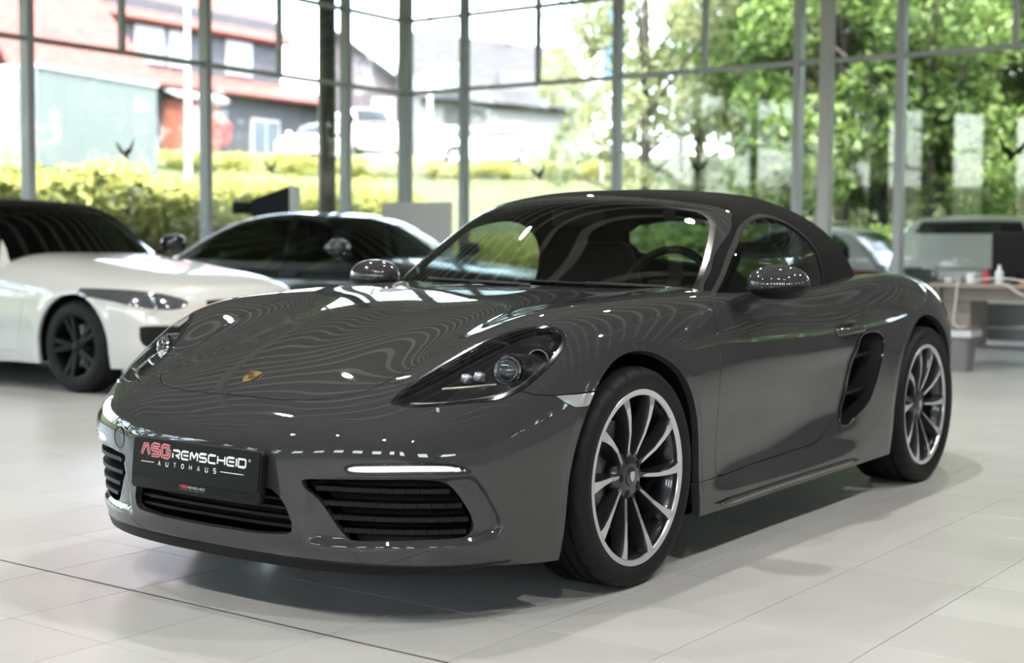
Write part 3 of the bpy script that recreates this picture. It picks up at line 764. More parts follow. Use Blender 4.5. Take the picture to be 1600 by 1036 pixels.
def wheel(name,R,W,rr=.2715,face=.108,parent=None,loc=(0,0,0),flip=False,spokes=10,label=None):
    h=W/2
    w=MB().lathe([(rr-.004,face-.006),(rr-.018,face-.020),(rr-.030,face-.060),(rr-.034,-h*.3),(rr-.020,-h+.02),(rr-.006,-h+.008)],72,'x').build(name,M_dgm,parent,smooth=True,angle=.7,fixn=False)
    V,F=tyre_mesh(R,W); t=obj('tyre',V,F,M_rub,w,smooth=True); t.data.set_sharp_from_angle(angle=.6)
    MB().lathe([(rr-.001,face-.010),(rr,face-.003),(rr-.003,face),(rr-.020,face-.002),(rr-.0225,face-.006),(rr-.0225,face-.02)],96,'x').build('rim_lip',M_alu,w,smooth=True,angle=.5,fixn=False)
    MB().lathe([(.0001,face-.030),(.034,face-.030),(.062,face-.033),(.076,face-.042),(.080,face-.075),(.05,face-.10)],40,'x').build('wheel_hub',M_dgm,w,smooth=True,angle=.9,fixn=False)
    cp=MB().lathe([(.0001,face-.024),(.020,face-.0245),(.030,face-.027),(.032,face-.033)],32,'x').build('hub_cap',M_dgm,w,smooth=True,angle=.9,fixn=False)
    # little shield emblem on the cap
    sh=[(-.012,.014),(0,.016),(.012,.014),(.013,.002),(.009,-.009),(0,-.017),(-.009,-.009),(-.013,.002)]
    em=MB().prism(sh,.0012,((face-.0246,0,0),(0,1,0),(0,0,1),(1,0,0))).build('cap_emblem',M_alu,cp)
    sm=fm=None
    for k in range(spokes):
        a=math.radians(18+36*k)
        if sm is None:
            # dark spoke body: sections along the radius
            sec=[(.045,.020,.030,face-.036,.052),(.09,.013,.026,face-.026,.052),(.14,.014,.028,face-.014,.048),(.19,.019,.032,face-.006,.042),(.225,.026,.040,face-.003,.036),(.250,.036,.050,face-.004,.030)]
            V=[];F=[]
            for r,wf,wb,xf,dp in sec:
                # curved blade: slight sideways sweep
                o=.010*math.sin((r-.045)/.205*math.pi)
                V+=[(xf,o-wf/2,r),(xf,o+wf/2,r),(xf-dp*.25,o+wf/2+.003,r),(xf-dp,o+wb/2,r),(xf-dp,o-wb/2,r),(xf-dp*.25,o-wf/2-.003,r)]
            for i in range(len(sec)-1):
                for j in range(6): F.append((i*6+j,i*6+(j+1)%6,(i+1)*6+(j+1)%6,(i+1)*6+j))
            F+=[(0,1,2,3,4,5)[::-1],tuple(range(30,36))]
            so_=MB().add(V,F).build('spoke',M_dgm,w,smooth=True,angle=.5); sm=so_.data
            V=[];F=[]
            for r,wf,wb,xf,dp in sec[1:]+[(.2535,.046,.05,face-.003,.03)]:
                o=.010*math.sin((r-.045)/.205*math.pi); V+=[(xf+.0015,o-wf/2+.001,r),(xf+.0015,o+wf/2-.001,r)]
            V=[(V[0][0]-.004,V[0][1]*.3+V[1][1]*.7-.004,.070),(V[0][0]-.004,V[0][1]*.3+V[1][1]*.7,.070)]+V
            F=[(2*i,2*i+1,2*i+3,2*i+2) for i in range(len(V)//2-1)]
            n_=len(V); V2=[(v[0]-.003,v[1],v[2]) for v in V]; F2=[(b_,a_,a_+n_,b_+n_) for a_,b_ in [(2*i,2*i+2) for i in range(n_//2-1)]+[(2*i+3,2*i+1) for i in range(n_//2-1)]]
            fo_=MB().add(V+V2,F+F2).build('spoke_face',M_alu,so_); fm=fo_.data
            so_.rotation_euler=(a,0,0)
        else:
            s2=link('spoke',sm,w); s2.rotation_euler=(a,0,0); link('spoke_face',fm,s2)
    bm_=None
    for k in range(5):
        a=math.radians(72*k+36)
        if bm_ is None:
            o=MB().lathe([(.0001,.004),(.008,.004),(.0125,.0035),(.0135,-.012)],14,'x').build('wheel_bolt',M_blk,w,smooth=True,angle=.7,fixn=False); bm_=o.data
        else: o=link('wheel_bolt',bm_,w)
        o.location=(face-.0345,.053*math.cos(a),.053*math.sin(a))
    MB().lathe([(.05,.0),(.085,.0),(.088,.012),(.165,.012),(.165,-.012),(.088,-.012)],64,'x').build('brake_disc',M_disc,w,smooth=True,angle=.5,fixn=False)
    cal=MB()
    A=[math.radians(t) for t in range(150,215,8)]
    V=[];
    for t in A: V+=[(.045,.105*math.cos(t),.105*math.sin(t)),(.050,.185*math.cos(t),.185*math.sin(t)),(-.04,.19*math.cos(t),.19*math.sin(t)),(-.04,.10*math.cos(t),.10*math.sin(t))]
    cal.add(V,[(i*4+j,i*4+(j+1)%4,i*4+4+(j+1)%4,i*4+4+j) for i in range(len(A)-1) for j in range(4)]+[(0,1,2,3),tuple(range(len(V)-4,len(V)))]).build('brake_caliper',mat('caliper_black',(.02,.02,.02),rough=.3,coat=.5),w,smooth=True,angle=.6)
    MB().lathe([(.0001,-.09),(.2,-.09),(.2,-.10)],32,'x').build('inner_shield',M_blk,w,fixn=False)
    w.location=loc
    if flip: w.rotation_euler=(0,0,math.pi)
    return w
wF=wheel('front_wheel',.336,.235,face=.108,parent=CAR,loc=(.7575,0,.3345))
wR=wheel('rear_wheel',.347,.265,face=.118,parent=CAR,loc=(.766,2.475,.3455))
for src,x,y,z,in((wF,-.7575,0,.3345),(wR,-.766,2.475,.3455)):
    c=copy_tree(src,CAR); c.location=(x,y,z); c.rotation_euler=(0,0,math.pi)
# ------------------------------------------------ number plate with lettering
PL=empty('number_plate',(0,0,0),parent=CAR); CAR_PLATE=PL
PY=-.998
def rrect(w,h,r,n=5):
    o=[]
    for cx,cy,a0 in((w/2-r,h/2-r,0),(-w/2+r,h/2-r,90),(-w/2+r,-h/2+r,180),(w/2-r,-h/2+r,270)):
        for k in range(n+1): a=math.radians(a0+90*k/n); o.append((cx+r*math.cos(a),cy+r*math.sin(a)))
    return o
tilt=.10
pu=Vector((1,0,0)); pv=Vector((0,math.sin(tilt),math.cos(tilt))); pw=Vector((0,-math.cos(tilt),math.sin(tilt)))
po=Vector((0,PY+.006,.402))
hold=MB().prism(rrect(.530,.146,.014),.022,(po-pw*.022-pv*.004,pu,pv,pw)).build('plate_holder',M_blk,PL,bevel=.003,smooth=True,angle=.6)
plate=MB().prism(rrect(.520,.112,.010),.003,(po+pv*.011,pu,pv,pw)).build('plate',mat('plate_black',(.005,.005,.006),rough=.35,spec=.25),PL)
def ribbon(name,strokes,wid,m,parent,org,sx,sy,lift):
    """flat stroke lettering on the plate; strokes: list of polylines in letter units"""
    b=MB()
    for st in strokes:
        P=[Vector((p[0]*sx,p[1]*sy)) for p in st]; L=[];Rr=[]
        for i,p in enumerate(P):
            d=(P[min(i+1,len(P)-1)]-P[max(i-1,0)]).normalized(); nrm=Vector((-d.y,d.x))
            if 0<i<len(P)-1:
                d0=(P[i]-P[i-1]).normalized(); k=max(.6,math.sqrt(max(.1,(1+d0.dot((P[i+1]-P[i]).normalized()))/2))); nrm=nrm/k
            L.append(p+nrm*wid/2); Rr.append(p-nrm*wid/2)
        V=[org+pu*q.x+pv*q.y+pw*lift for q in L+Rr]; n=len(P)
        b.add(V,[(i+n,i+1+n,i+1,i) for i in range(n-1)])
    return b.build(name,m,parent,fixn=False)
def arcpts(cx,cy,rx,ry,a0,a1,n=6): return [(cx+rx*math.cos(math.radians(a0+(a1-a0)*k/n)),cy+ry*math.sin(math.radians(a0+(a1-a0)*k/n))) for k in range(n+1)]
r_=.22
GL={'A':[[(0,0),(.36,1),(.64,1),(1,0)]],
'S':[[(1,1),(r_,1)]+arcpts(r_,1-r_,r_,r_,90,180)+arcpts(r_,.5+r_*.9,r_,r_*.9,180,270)+[(1-r_,.5)]+arcpts(1-r_,.5-r_,r_,r_,90,0)+arcpts(1-r_,r_,r_,r_,0,-90)+[(0,0)]],
'G':[[(1,1),(r_,1)]+arcpts(r_,1-r_,r_,r_,90,180)+arcpts(r_,r_,r_,r_,180,270)+[(1-r_,0)]+arcpts(1-r_,r_,r_,r_,-90,0)+[(1,.52),(.48,.52)]],
'R':[[(0,1),(1-r_,1)]+arcpts(1-r_,1-r_,r_,r_,90,0)+arcpts(1-r_,.45+r_*.8,r_,r_*.8,0,-90)+[(.45,.45),(1,0)],[(0,.62),(0,0)]],
'E':[[(1,1),(r_,1)]+arcpts(r_,1-r_,r_,r_,90,180)+arcpts(r_,r_,r_,r_,180,270)+[(1,0)],[(.25,.5),(1,.5)]],
'M':[[(0,0),(0,.9),(.12,1),(.5,.35),(.88,1),(1,.9),(1,0)]],
'C':[[(1,1),(r_,1)]+arcpts(r_,1-r_,r_,r_,90,180)+arcpts(r_,r_,r_,r_,180,270)+[(1,0)]],
'H':[[(0,0),(0,1)],[(1,0),(1,1)],[(0,.5),(1,.5)]],'I':[[(0,0),(0,1)]],
'D':[[(0,0),(1-r_,0)]+arcpts(1-r_,r_,r_,r_,-90,0)+arcpts(1-r_,1-r_,r_,r_,0,90)+[(0,1),(0,0)]],
'U':[[(0,1),(0,r_)]+arcpts(r_,r_,r_,r_,180,270)+[(1-r_,0)]+arcpts(1-r_,r_,r_,r_,-90,0)+[(1,1)]],
'T':[[(0,1),(1,1)],[(.5,1),(.5,0)]],
'O':[arcpts(.5,.5,.5,.5,0,360,20)]}
GA={'A':[[(0,0),(.5,1),(1,0)],[(.2,.33),(.8,.33)]]}
def word(name,txt,x0,y0,wch,h,gapc,wid,m,parent,org,lift,alt=None,narrow={'I':.0}):
    st=[]; x=x0
    for ch in txt:
        w_=narrow.get(ch,1)*wch
        for s_ in (alt.get(ch) if alt and ch in alt else GL[ch]): st.append([(x+p[0]*w_,y0+p[1]*h) for p in s_])
        x+=w_+gapc
    return ribbon(name,st,wid,m,parent,org,1,1,lift)
pc=po+pv*.011+pw*.003
def logo(parent,org,k,red,whi,gry,lift):
    word('lettering_outline','ASG',-.222*k,.006*k,.034*k,.030*k,.009*k,.0105*k,gry,parent,org,lift)
    word('lettering_red','ASG',-.222*k,.006*k,.034*k,.030*k,.009*k,.0065*k,red,parent,org,lift+.0003)
    word('lettering_white','REMSCHEID',-.088*k,.006*k,.0285*k,.0215*k,.0085*k,.0052*k,whi,parent,org,lift)
    for i_,ch in enumerate('AUTOHAUS'):
        word('lettering_letter',ch,(-.148+.033*i_)*k,-.021*k,.0095*k,.0125*k,0,.0022*k,whi,parent,org,lift,alt=GA)
    for a,b in((-.222,-.166),(.110,.202)):
        ribbon('lettering_rule',[[(a*k,-.0145*k),(b*k,-.0145*k)]],.002*k,whi,parent,org,1,1,lift)
    ribbon('lettering_mark',[arcpts(.222*k,.026*k,.003*k,.003*k,0,360,10)],.0014*k,whi,parent,org,1,1,lift)
logo(plate,pc+pv*.004,1.0,M_prd,M_wht,M_pgr,.0006)
logo(hold,po-pv*.0605+pw*.0004,.24,M_prd,M_pgr,M_prd,.0006)
# ------------------------------------------------ bonnet crest
hc=np.array([0,-.772,float(H_(np.array([-.772]),np.array([0.]))[0])]); nn=unit(grad(body_F,hc[None]))[0]; hc=project(body_F,hc[None],3,False)[0]
cv=Vector((0,nn[2],-nn[1])).normalized(); 
shield=[(-.024,.027),(-.012,.030),(0,.031),(.012,.030),(.024,.027),(.025,.010),(.022,-.008),(.014,-.022),(0,-.033),(-.014,-.022),(-.022,-.008),(-.025,.010)]
cr=MB().prism(shield,.0035,(Vector(hc)+Vector(nn)*.0005,Vector((1,0,0)),cv,Vector(nn))).build('bonnet_crest',M_gold,hood,bevel=.001)
fr0=Vector(hc)+Vector(nn)*.0041
for a,b,c,d,mm in((-.021,-.003,.004,.022,'crest_brown'),(.003,.021,-.016,.002,'crest_brown')):
    MB().prism([(a,c),(b,c),(b,d),(a,d)],.0006,(fr0,Vector((1,0,0)),cv,Vector(nn))).build('crest_field',mat('crest_brown',(.10,.03,.012),rough=.3,coat=1),cr)
MB().prism([(x*.30,y*.30) for x,y in shield],.0012,(fr0,Vector((1,0,0)),cv,Vector(nn))).build('crest_centre',mat('crest_dark_gold',(.22,.15,.03),rough=.3,metal=1),cr)
# ------------------------------------------------ cabin
b=MB(); b.add([(-.72,.52,.845),(.72,.52,.845),(.72,.85,.885),(-.72,.85,.885),(-.72,.95,.80),(.72,.95,.80),(-.72,.95,.4),(.72,.95,.4)],[(0,1,2,3),(3,2,5,4),(4,5,7,6)]); b.build('dashboard',M_int,CAR,smooth=True,angle=.6)
b=MB(); b.add([(-.72,.9,.35),(.72,.9,.35),(.72,2.0,.35),(-.72,2.0,.35),(-.72,.9,.82),(.72,.9,.82),(.72,2.0,.88),(-.72,2.0,.88)],[(0,1,2,3),(1,5,6,2),(4,0,3,7),(3,2,6,7)]); b.build('cabin_tub',M_int,CAR)
tor=MB(); n=28; C_=Vector((.36,1.03,.862)); a1=Vector((1,0,0)); a2=Vector((0,.42,.91)).normalized()
tor.tube([C_+(a1*math.cos(t)+a2*math.sin(t))*.182 for t in np.linspace(0,2*math.pi,n+1)],.016,8,cap=False)
sw=tor.build('steering_wheel',M_int,CAR,smooth=True)
MB().box(C_,(.13,.05,.10)).build('steering_hub',M_int,sw,bevel=.015,smooth=True)
for a in(0,math.pi,-math.pi/2): MB().bar(C_,C_+(a1*math.cos(a)+a2*math.sin(a))*.18,.03,.012,up=(0,-1,.4)).build('steering_spoke',mat('spoke_silver',(.3,.3,.31),rough=.3,metal=1),sw)
for sg in(1,-1):
    b=MB(); sec=[(1.62,.45,.24),(1.66,.70,.25),(1.70,.86,.22),(1.725,.98,.16),(1.735,1.06,.12)]
    V=[]
    for y,z,wd in sec: V+=[(sg*.36-wd,y-.05,z),(sg*.36+wd,y-.05,z),(sg*.36+wd*.9,y+.09,z),(sg*.36-wd*.9,y+.09,z)]
    b.add(V,[(i*4+j,i*4+(j+1)%4,i*4+4+(j+1)%4,i*4+4+j) for i in range(4) for j in range(4)]+[(0,1,2,3),(16,17,18,19)])
    st=b.build('seat',M_int,CAR,bevel=.03,smooth=True); MB().box((sg*.36,1.40,.46),(.48,.50,.14)).build('seat_cushion',M_int,st,bevel=.03,smooth=True)
MB().box((0,.98,1.150),(.24,.03,.065)).build('rear_view_mirror',M_blk,CAR,bevel=.012,smooth=True)
# wipers and cowl
def gsurf(x,z):   # y of the windscreen at lateral x and height z
    return raycast(green_F,np.array([[abs(x),-.2,z]]),np.array([[0,1.,0]]),.2,2,300)[0][1]
for x0,x1,z1 in((.10,-.46,.905),(.58,.04,.905)):
    pts=[(x0+(x1-x0)*t,gsurf(x0+(x1-x0)*t,.893+.018*t)-.012,.893+.018*t) for t in np.linspace(0,1,7)]
    w_=MB().tube(pts,.0055,6).build('wiper',M_blk,CAR,smooth=True)
    MB().tube([(x0-.02*np.sign(x1-x0),pts[0][1]-.03,.885),pts[0],pts[3]],.009,6).build('wiper_arm',M_blk,w_,smooth=True)
# ---------------------------------------------------------------- showroom: tiled floor, curtain walls, corrugated roof
XL,YB,XRW,YF,ZC=-9.77,11.54,7.6,-9.5,5.3
TP,TA=.4008,-.0084; TO=np.array([-.7208,-.9563]); tu=np.array([math.cos(TA),math.sin(TA)]); tv=np.array([-math.sin(TA),math.cos(TA)])
FLOOR=MB().box(((XL+XRW)/2,(YF+YB)/2,-.062),(XRW-XL+.6,YB-YF+.6,.1)).build('floor',mat('joint_grout',(.12,.115,.11),rough=.8)); tag(FLOOR,kind='structure',label='light grey tiled showroom floor')
def tile_mat():
    m=mat('porcelain_tile',(.40,.405,.40),rough=.30,spec=.5); nt=m.node_tree; b=nt.nodes['Principled BSDF']
    tc=nt.nodes.new('ShaderNodeTexCoord'); geo=nt.nodes.new('ShaderNodeNewGeometry'); n=nt.nodes.new('ShaderNodeTexNoise'); n.inputs['Scale'].default_value=260; n.inputs['Detail'].default_value=4
    n2=nt.nodes.new('ShaderNodeTexNoise'); n2.inputs['Scale'].default_value=2.3; n2.inputs['Detail'].default_value=4
    oi=nt.nodes.new('ShaderNodeObjectInfo')
    def mr(i,a,c_):
        k=nt.nodes.new('ShaderNodeMapRange'); k.inputs[1].default_value=.3; k.inputs[2].default_value=.7; k.inputs[3].default_value=a; k.inputs[4].default_value=c_; nt.links.new(i,k.inputs[0]); return k.outputs[0]
    nt.links.new(geo.outputs['Position'],n.inputs['Vector']); nt.links.new(geo.outputs['Position'],n2.inputs['Vector'])
    mu=nt.nodes.new('ShaderNodeMath'); mu.operation='MULTIPLY'; nt.links.new(mr(n.outputs[0],.86,1.1),mu.inputs[0]); nt.links.new(mr(n2.outputs[0],.94,1.05),mu.inputs[1])
    k=nt.nodes.new('ShaderNodeMapRange'); k.inputs[3].default_value=.95; k.inputs[4].default_value=1.04; nt.links.new(oi.outputs['Random'],k.inputs[0])
    mu2=nt.nodes.new('ShaderNodeMath'); mu2.operation='MULTIPLY'; nt.links.new(mu.outputs[0],mu2.inputs[0]); nt.links.new(k.outputs[0],mu2.inputs[1])
    mx=nt.nodes.new('ShaderNodeMixRGB'); mx.blend_type='MULTIPLY'; mx.inputs[0].default_value=1; mx.inputs[1].default_value=(.47,.468,.455,1); nt.links.new(mu2.outputs[0],mx.inputs[2]); nt.links.new(mx.outputs[0],b.inputs['Base Color'])
    r2=mr(n2.outputs[0],.275,.305); nt.links.new(r2,b.inputs['Roughness'])
    return m
M_tile=tile_mat()
TS=TP-.0026
tile_o=MB().box((0,0,-.006),(TS,TS,.012)).build('tile',M_tile,FLOOR,bevel=.0012); tile_me=tile_o.data
cells=[]
for i in range(-30,30):
    for j in range(-30,34):
        c=TO+tu*(i+.5)*TP+tv*(j+.5)*TP
        if not(XL+.1<c[0]<XRW-.1 and YF+.1<c[1]<YB-.1): continue
        d=np.array([c[0],c[1],0])-CPOS; z=d@CFW; area=0
        if z>.5:
            u=800+CF*(d@CR)/z; v=518-CF*(d@CU)/z
            hid=abs(c[0])<.75 and -.7<c[1]<3.2
            if -60<u<1660 and 300<v<1090 and not hid: area=CF*CF*TP*TP*CPOS[2]/z**3
        cells.append((area,i,j,c))
cells.sort(key=lambda q:-q[0])
first=True
for a,i,j,c in cells[:300]:
    o=tile_o if first else link('tile',tile_me,FLOOR)
    first=False; o.location=(c[0],c[1],0); o.rotation_euler=(0,0,TA)
b=MB(); h=TS/2
for a,i,j,c in cells[300:]:
    q=[c+tu*sx*h+tv*sy*h for sx,sy in((-1,-1),(1,-1),(1,1),(-1,1))]
    b.add([(p[0],p[1],0) for p in q]+[(p[0],p[1],-.012) for p in q],[(0,1,2,3)]+[(k,k+4,(k+1)%4+4,(k+1)%4) for k in range(4)])
o=b.build('far_tiles',M_tile,FLOOR,fixn=False); tag(o,kind='stuff')
# wide expansion joint running across the floor
q0=TO-tu*9; q1=TO+tu*9
MB().bar((q0[0],q0[1],.0002),(q1[0],q1[1],.0002),.006,.002).build('expansion_joint',mat('joint_sealant',(.05,.048,.045),rough=.6),FLOOR)

M_post=mat('white_aluminium_profile',(.50,.52,.54),rough=.4)
M_pane=glass('window_pane',(.955,.975,.965),f0=.045)
ZT=[3.20,4.20]
wallL=tag(empty('wall_left',(XL,0,0)),kind='structure'); wallB=tag(empty('wall_back',(0,YB,0)),kind='structure'); wallR=tag(empty('wall_right',(XRW,0,0)),kind='structure'); wallF=tag(empty('wall_front',(0,YF,0)),kind='structure')
def local(wl,p): return (p[0]-wl.location[0],p[1]-wl.location[1],p[2]-wl.location[2])
_pm={}
def piece(nm,wl,c,d,m,bevel=.006):
    k=(nm,tuple(round(v,3) for v in d),m.name)
    if k in _pm: o=link(nm,_pm[k],wl)
    else:
        o=MB().box((0,0,0),d).build(nm,m,wl,bevel=bevel if min(d)>.03 else 0); _pm[k]=o.data
    o.location=local(wl,c); return o
yL=[at(px,300,0,XL)[1] for px in(45,322,540)]; mod=(yL[2]-yL[0])/2
xB=[at(px,300,1,YB)[0] for px in(725,963,1245,1405)]
postsL=[yL[0]-mod*k for k in range(5,0,-1)]+yL
XE=xB[3]+mod; postsB=xB+[XE]
def curtain(wl,axis,fixed,posts,lo,hi,halves):
    P=lambda a,z,off=0:((fixed+off,a,z) if axis==1 else (a,fixed+off,z))
    D=lambda al,dp,h_:((dp,al,h_) if axis==1 else (al,dp,h_))
    for a in posts: piece('post',wl,P(a,ZC/2),D(.085,.15,ZC),M_post)
    xs=sorted([lo]+posts+[hi])
    zb=[.06]+ZT+[ZC-.1]
    for a,c in zip(xs[:-1],xs[1:]):
        if c-a<.2: continue
        for z in zb: piece('transom',wl,P((a+c)/2,z),D(c-a-.085,.09,.055),M_post)
        hm=(a+c)/2 if (c-a)>mod*.8 else None
        for i,(z0,z1) in enumerate(zip(zb[:-1],zb[1:])):
            if i>0 and hm is not None:
                piece('mullion',wl,P(hm,(z0+z1)/2),D(.055,.085,z1-z0-.055),M_post)
                parts=[(a+.0425,hm-.0275),(hm+.0275,c-.0425)]
            else: parts=[(a+.0425,c-.0425)]
            for p0,p1 in parts: piece('pane',wl,P((p0+p1)/2,(z0+z1)/2),D(p1-p0,.012,z1-z0-.055),M_pane,0)
curtain(wallL,1,XL,postsL,YF,YB,True)
curtain(wallB,0,YB,postsB,XL,XE,True)
piece('corner_post',wallB,(XL,YB,ZC/2),(.16,.16,ZC),M_post)
# right wall and the wall behind the photographer: plastered, with tall high-set windows
M_wallp=mat('painted_plaster',(.30,.30,.30),rough=.85)
def solid_wall(wl,axis,fixed,lo,hi,z0,z1,wp,ww,zm):
    P=lambda a,z:((fixed,a,z) if axis==1 else (a,fixed,z)); D=lambda al,dp,h_:((dp,al,h_) if axis==1 else (al,dp,h_))
    piece('parapet',wl,P((lo+hi)/2,z0/2),D(hi-lo,.2,z0),M_wallp,0); piece('lintel',wl,P((lo+hi)/2,(z1+ZC)/2),D(hi-lo,.2,ZC-z1),M_wallp,0)
    a=lo
    while a<hi-.05:
        w_=wp if a+wp+ww+wp<hi else hi-a
        piece('pier',wl,P(a+w_/2,(z0+z1)/2),D(w_,.2,z1-z0),M_wallp,0); a+=w_
        if a<hi-.05:
            for p0,p1 in((z0,zm),(zm,z1)): piece('pane',wl,P(a+ww/2,(p0+p1)/2),D(ww,.012,p1-p0-.06),M_pane,0)
            piece('transom',wl,P(a+ww/2,zm),D(ww,.1,.06),M_post,0); a+=ww
solid_wall(wallR,1,XRW,YF,YB,2.3,3.5,.9,1.6,2.9)
solid_wall(wallB,0,YB,XE+.05,XRW,2.8,5.0,.3,1.6,3.9)
solid_wall(wallF,0,YF,XL,XRW,1.9,4.6,.8,.8,3.65)
# corrugated steel roof
RA=math.radians(27); ra=np.array([math.cos(RA),math.sin(RA)]); rb=np.array([-ra[1],ra[0]])
pitch=.66; prof=[(0,0),(.15,0),(.20,.17),(.61,.17)]
L=17; cx=np.array([(XL+XRW)/2,(YF+YB)/2]); k0=-26; pts=[]
for k in range(k0,-k0):
    for o_,z in prof: pts.append((k*pitch+o_,ZC+z))
V=[]
for o_,z in pts:
    for s_ in(-L,L):
        p=cx+ra*s_+rb*o_; V.append((p[0],p[1],z))
F=[(2*i,2*i+1,2*i+3,2*i+2) for i in range(len(pts)-1)]
CE=obj('ceiling',V,F,mat('roof_sheet',(.86,.84,.78),rough=.5)); tag(CE,kind='structure')
CE.data.materials.append(mat('roof_recess',(.21,.205,.195),rough=.9))  # webs and recesses take a darker grey than the lower flanges
CE.data.polygons.foreach_set('material_index',[0 if i%4==0 else 1 for i in range(len(F))])
MB().box((cx[0],cx[1],ZC+.30),(XRW-XL+2.4,YB-YF+2.4,.20)).build('roof_deck',mat('roof_deck',(.3,.3,.3),rough=.8),CE)
M_beam=mat('beam_grey',(.42,.42,.41),rough=.5)
for n_,(o_) in enumerate((-4.2,1.2,6.6)):
    p=cx+ra*o_; 
    tag(MB().bar((p[0]-rb[0]*9,p[1]-rb[1]*9,ZC-.02),(p[0]+rb[0]*9,p[1]+rb[1]*9,ZC-.02),.20,.10).build('trim_%d'%(n_+1),M_beam),kind='structure')
# steel column standing inside the back wall
c=at(1287,390,1,YB-.75)
tag(piece('trim_4',wallB,(c[0],YB-.75,ZC/2),(.13,.13,ZC),mat('column_paint',(.50,.50,.49),rough=.5)),None)
# ceiling spotlights
sp=None
for k,(x,y) in enumerate([(-3.6,-4.5),(-1.2,-4.5),(1.2,-4.5),(3.6,-4.5),(-3.6,-1),(3.6,-1),(-3.6,2.2),(0,2.2),(3.6,2.2),(-3.6,5.6),(0,5.6),(3.6,5.6)]):
    if sp is None:
        s0=MB().lathe([(.0001,.26),(.02,.26),(.02,.12),(.062,.10),(.065,-.02),(.058,-.03)],20).build('spotlight',mat('spot_body',(.55,.55,.55),rough=.4),smooth=True,angle=.6,fixn=False)
        e=MB().lathe([(.0001,-.02),(.057,-.02)],20).build('lamp_face',mat('spot_glow',(1,1,1),emis=(1,.93,.80),emis_s=60),s0,fixn=False)
        ld=bpy.data.lights.new('spot_lamp','SPOT'); ld.energy=30; ld.spot_size=math.radians(140); ld.spot_blend=.6; ld.shadow_soft_size=.06; ld.color=(1,.98,.95)
        lo_=bpy.data.objects.new('spot_lamp',ld); COL.objects.link(lo_); lo_.parent=s0; lo_.location=(0,0,-.05)
        sp=s0
    else: s0=copy_tree(sp)
    s0.location=(x,y,ZC-.22)
    tag(s0,'small round white spotlight hanging from the corrugated roof','spotlight','ceiling spotlights')
# ---------------------------------------------------------------- outside: rising ground, houses, hedges, trees
def at_depth(px,py,t): return CPOS+ray(px,py)*t
def terrain(x,y):
    d=np.hypot(x-CPOS[0],y-CPOS[1]); return -.06+5.0*sstep(24,60,d)
gx=np.linspace(-110,60,70); gy=np.linspace(-60,110,70); GX,GY=np.meshgrid(gx,gy,indexing='ij')
GZ=terrain(GX,GY); GZ=np.where((GX>XL-.5)&(GX<XRW+.5)&(GY>YF-.5)&(GY<YB+.5),-.2,GZ)
n=70; V=np.stack([GX,GY,GZ],-1).reshape(-1,3)
F=[(i*n+j,(i+1)*n+j,(i+1)*n+j+1,i*n+j+1) for i in range(n-1) for j in range(n-1)]
gm=mat('grass_and_verge',(.07,.085,.03),rough=.95,noise=.4,nscale=.6)
o=obj('ground',V,F,gm,smooth=True); tag(o,kind='structure',label='grassy ground rising behind the showroom')
o=MB().add([(XL-4,YB+.1,-.045),(XRW+30,YB+.1,-.045),(XRW+30,YB+11,-.045),(XL-4,YB+11,-.045)],[(0,1,2,3)]).build('car_park',mat('asphalt',(.22,.22,.22),rough=.9,noise=.15,nscale=30)); tag(o,kind='structure',label='asphalt car park outside the back windows')
o=MB().add([(XL-2.6,YF-3,-.044),(XL-.05,YF-3,-.044),(XL-.05,YB+.1,-.044),(XL-2.6,YB+.1,-.044)],[(0,1,2,3)]).build('bounce_strip',mat('gravel',(.24,.235,.225),rough=.95,noise=.3,nscale=60)); tag(o,kind='structure',label='grey gravel strip added along the left glass wall to cut green bounce')  # unseen strip, added to keep green ground bounce off the ceiling and car
def leaf_mat(nm,c1,c2):
    m=bpy.data.materials.new(nm); m.use_nodes=True; nt=m.node_tree; b=nt.nodes['Principled BSDF']
    g=nt.nodes.new('ShaderNodeNewGeometry'); mx=nt.nodes.new('ShaderNodeMixRGB'); mx.inputs[1].default_value=c1+(1,); mx.inputs[2].default_value=c2+(1,)
    nt.links.new(g.outputs['Random Per Island'],mx.inputs[0]); nt.links.new(mx.outputs[0],b.inputs['Base Color'])
    b.inputs['Roughness'].default_value=.5
    tr=nt.nodes.new('ShaderNodeBsdfTranslucent'); nt.links.new(mx.outputs[0],tr.inputs[0]); ms=nt.nodes.new('ShaderNodeMixShader'); ms.inputs[0].default_value=.45
    nt.links.new(b.outputs[0],ms.inputs[1]); nt.links.new(tr.outputs[0],ms.inputs[2]); nt.links.new(ms.outputs[0],nt.nodes['Material Output'].inputs[0])
    return m
rng=np.random.default_rng(3)
def leaves(centres,radii,n,size,seed):
    """leaf blades scattered over lumpy clusters -> V,F"""
    r=np.random.default_rng(seed); k=r.integers(0,len(centres),n); c=np.array(centres)[k]; R=np.array(radii)[k]
    d=unit(r.normal(size=(n,3))); p=c+d*(R*(.55+.45*r.random(n)**.5))[:,None]*np.array([1,1,.85])
    a=unit(r.normal(size=(n,3))+d*.6); u=unit(np.cross(a,r.normal(size=(n,3)))); v=np.cross(a,u)
    s=size*(.6+.8*r.random(n))[:,None]
    V=np.stack([p-u*s,p-v*s*.45,p+u*s,p+v*s*.45],1).reshape(-1,3)
    F=np.arange(4*n).reshape(-1,4)
    return V,F.tolist()
L_hedge=leaf_mat('hedge_leaf',(.20,.23,.045),(.48,.46,.14)); L_tree=leaf_mat('tree_leaf',(.045,.085,.022),(.19,.28,.06)); L_pale=leaf_mat('pale_tree_leaf',(.15,.18,.08),(.40,.42,.20))
M_bark=mat('bark',(.06,.05,.04),rough=.9,noise=.3,nscale=8)
bush_me=[]
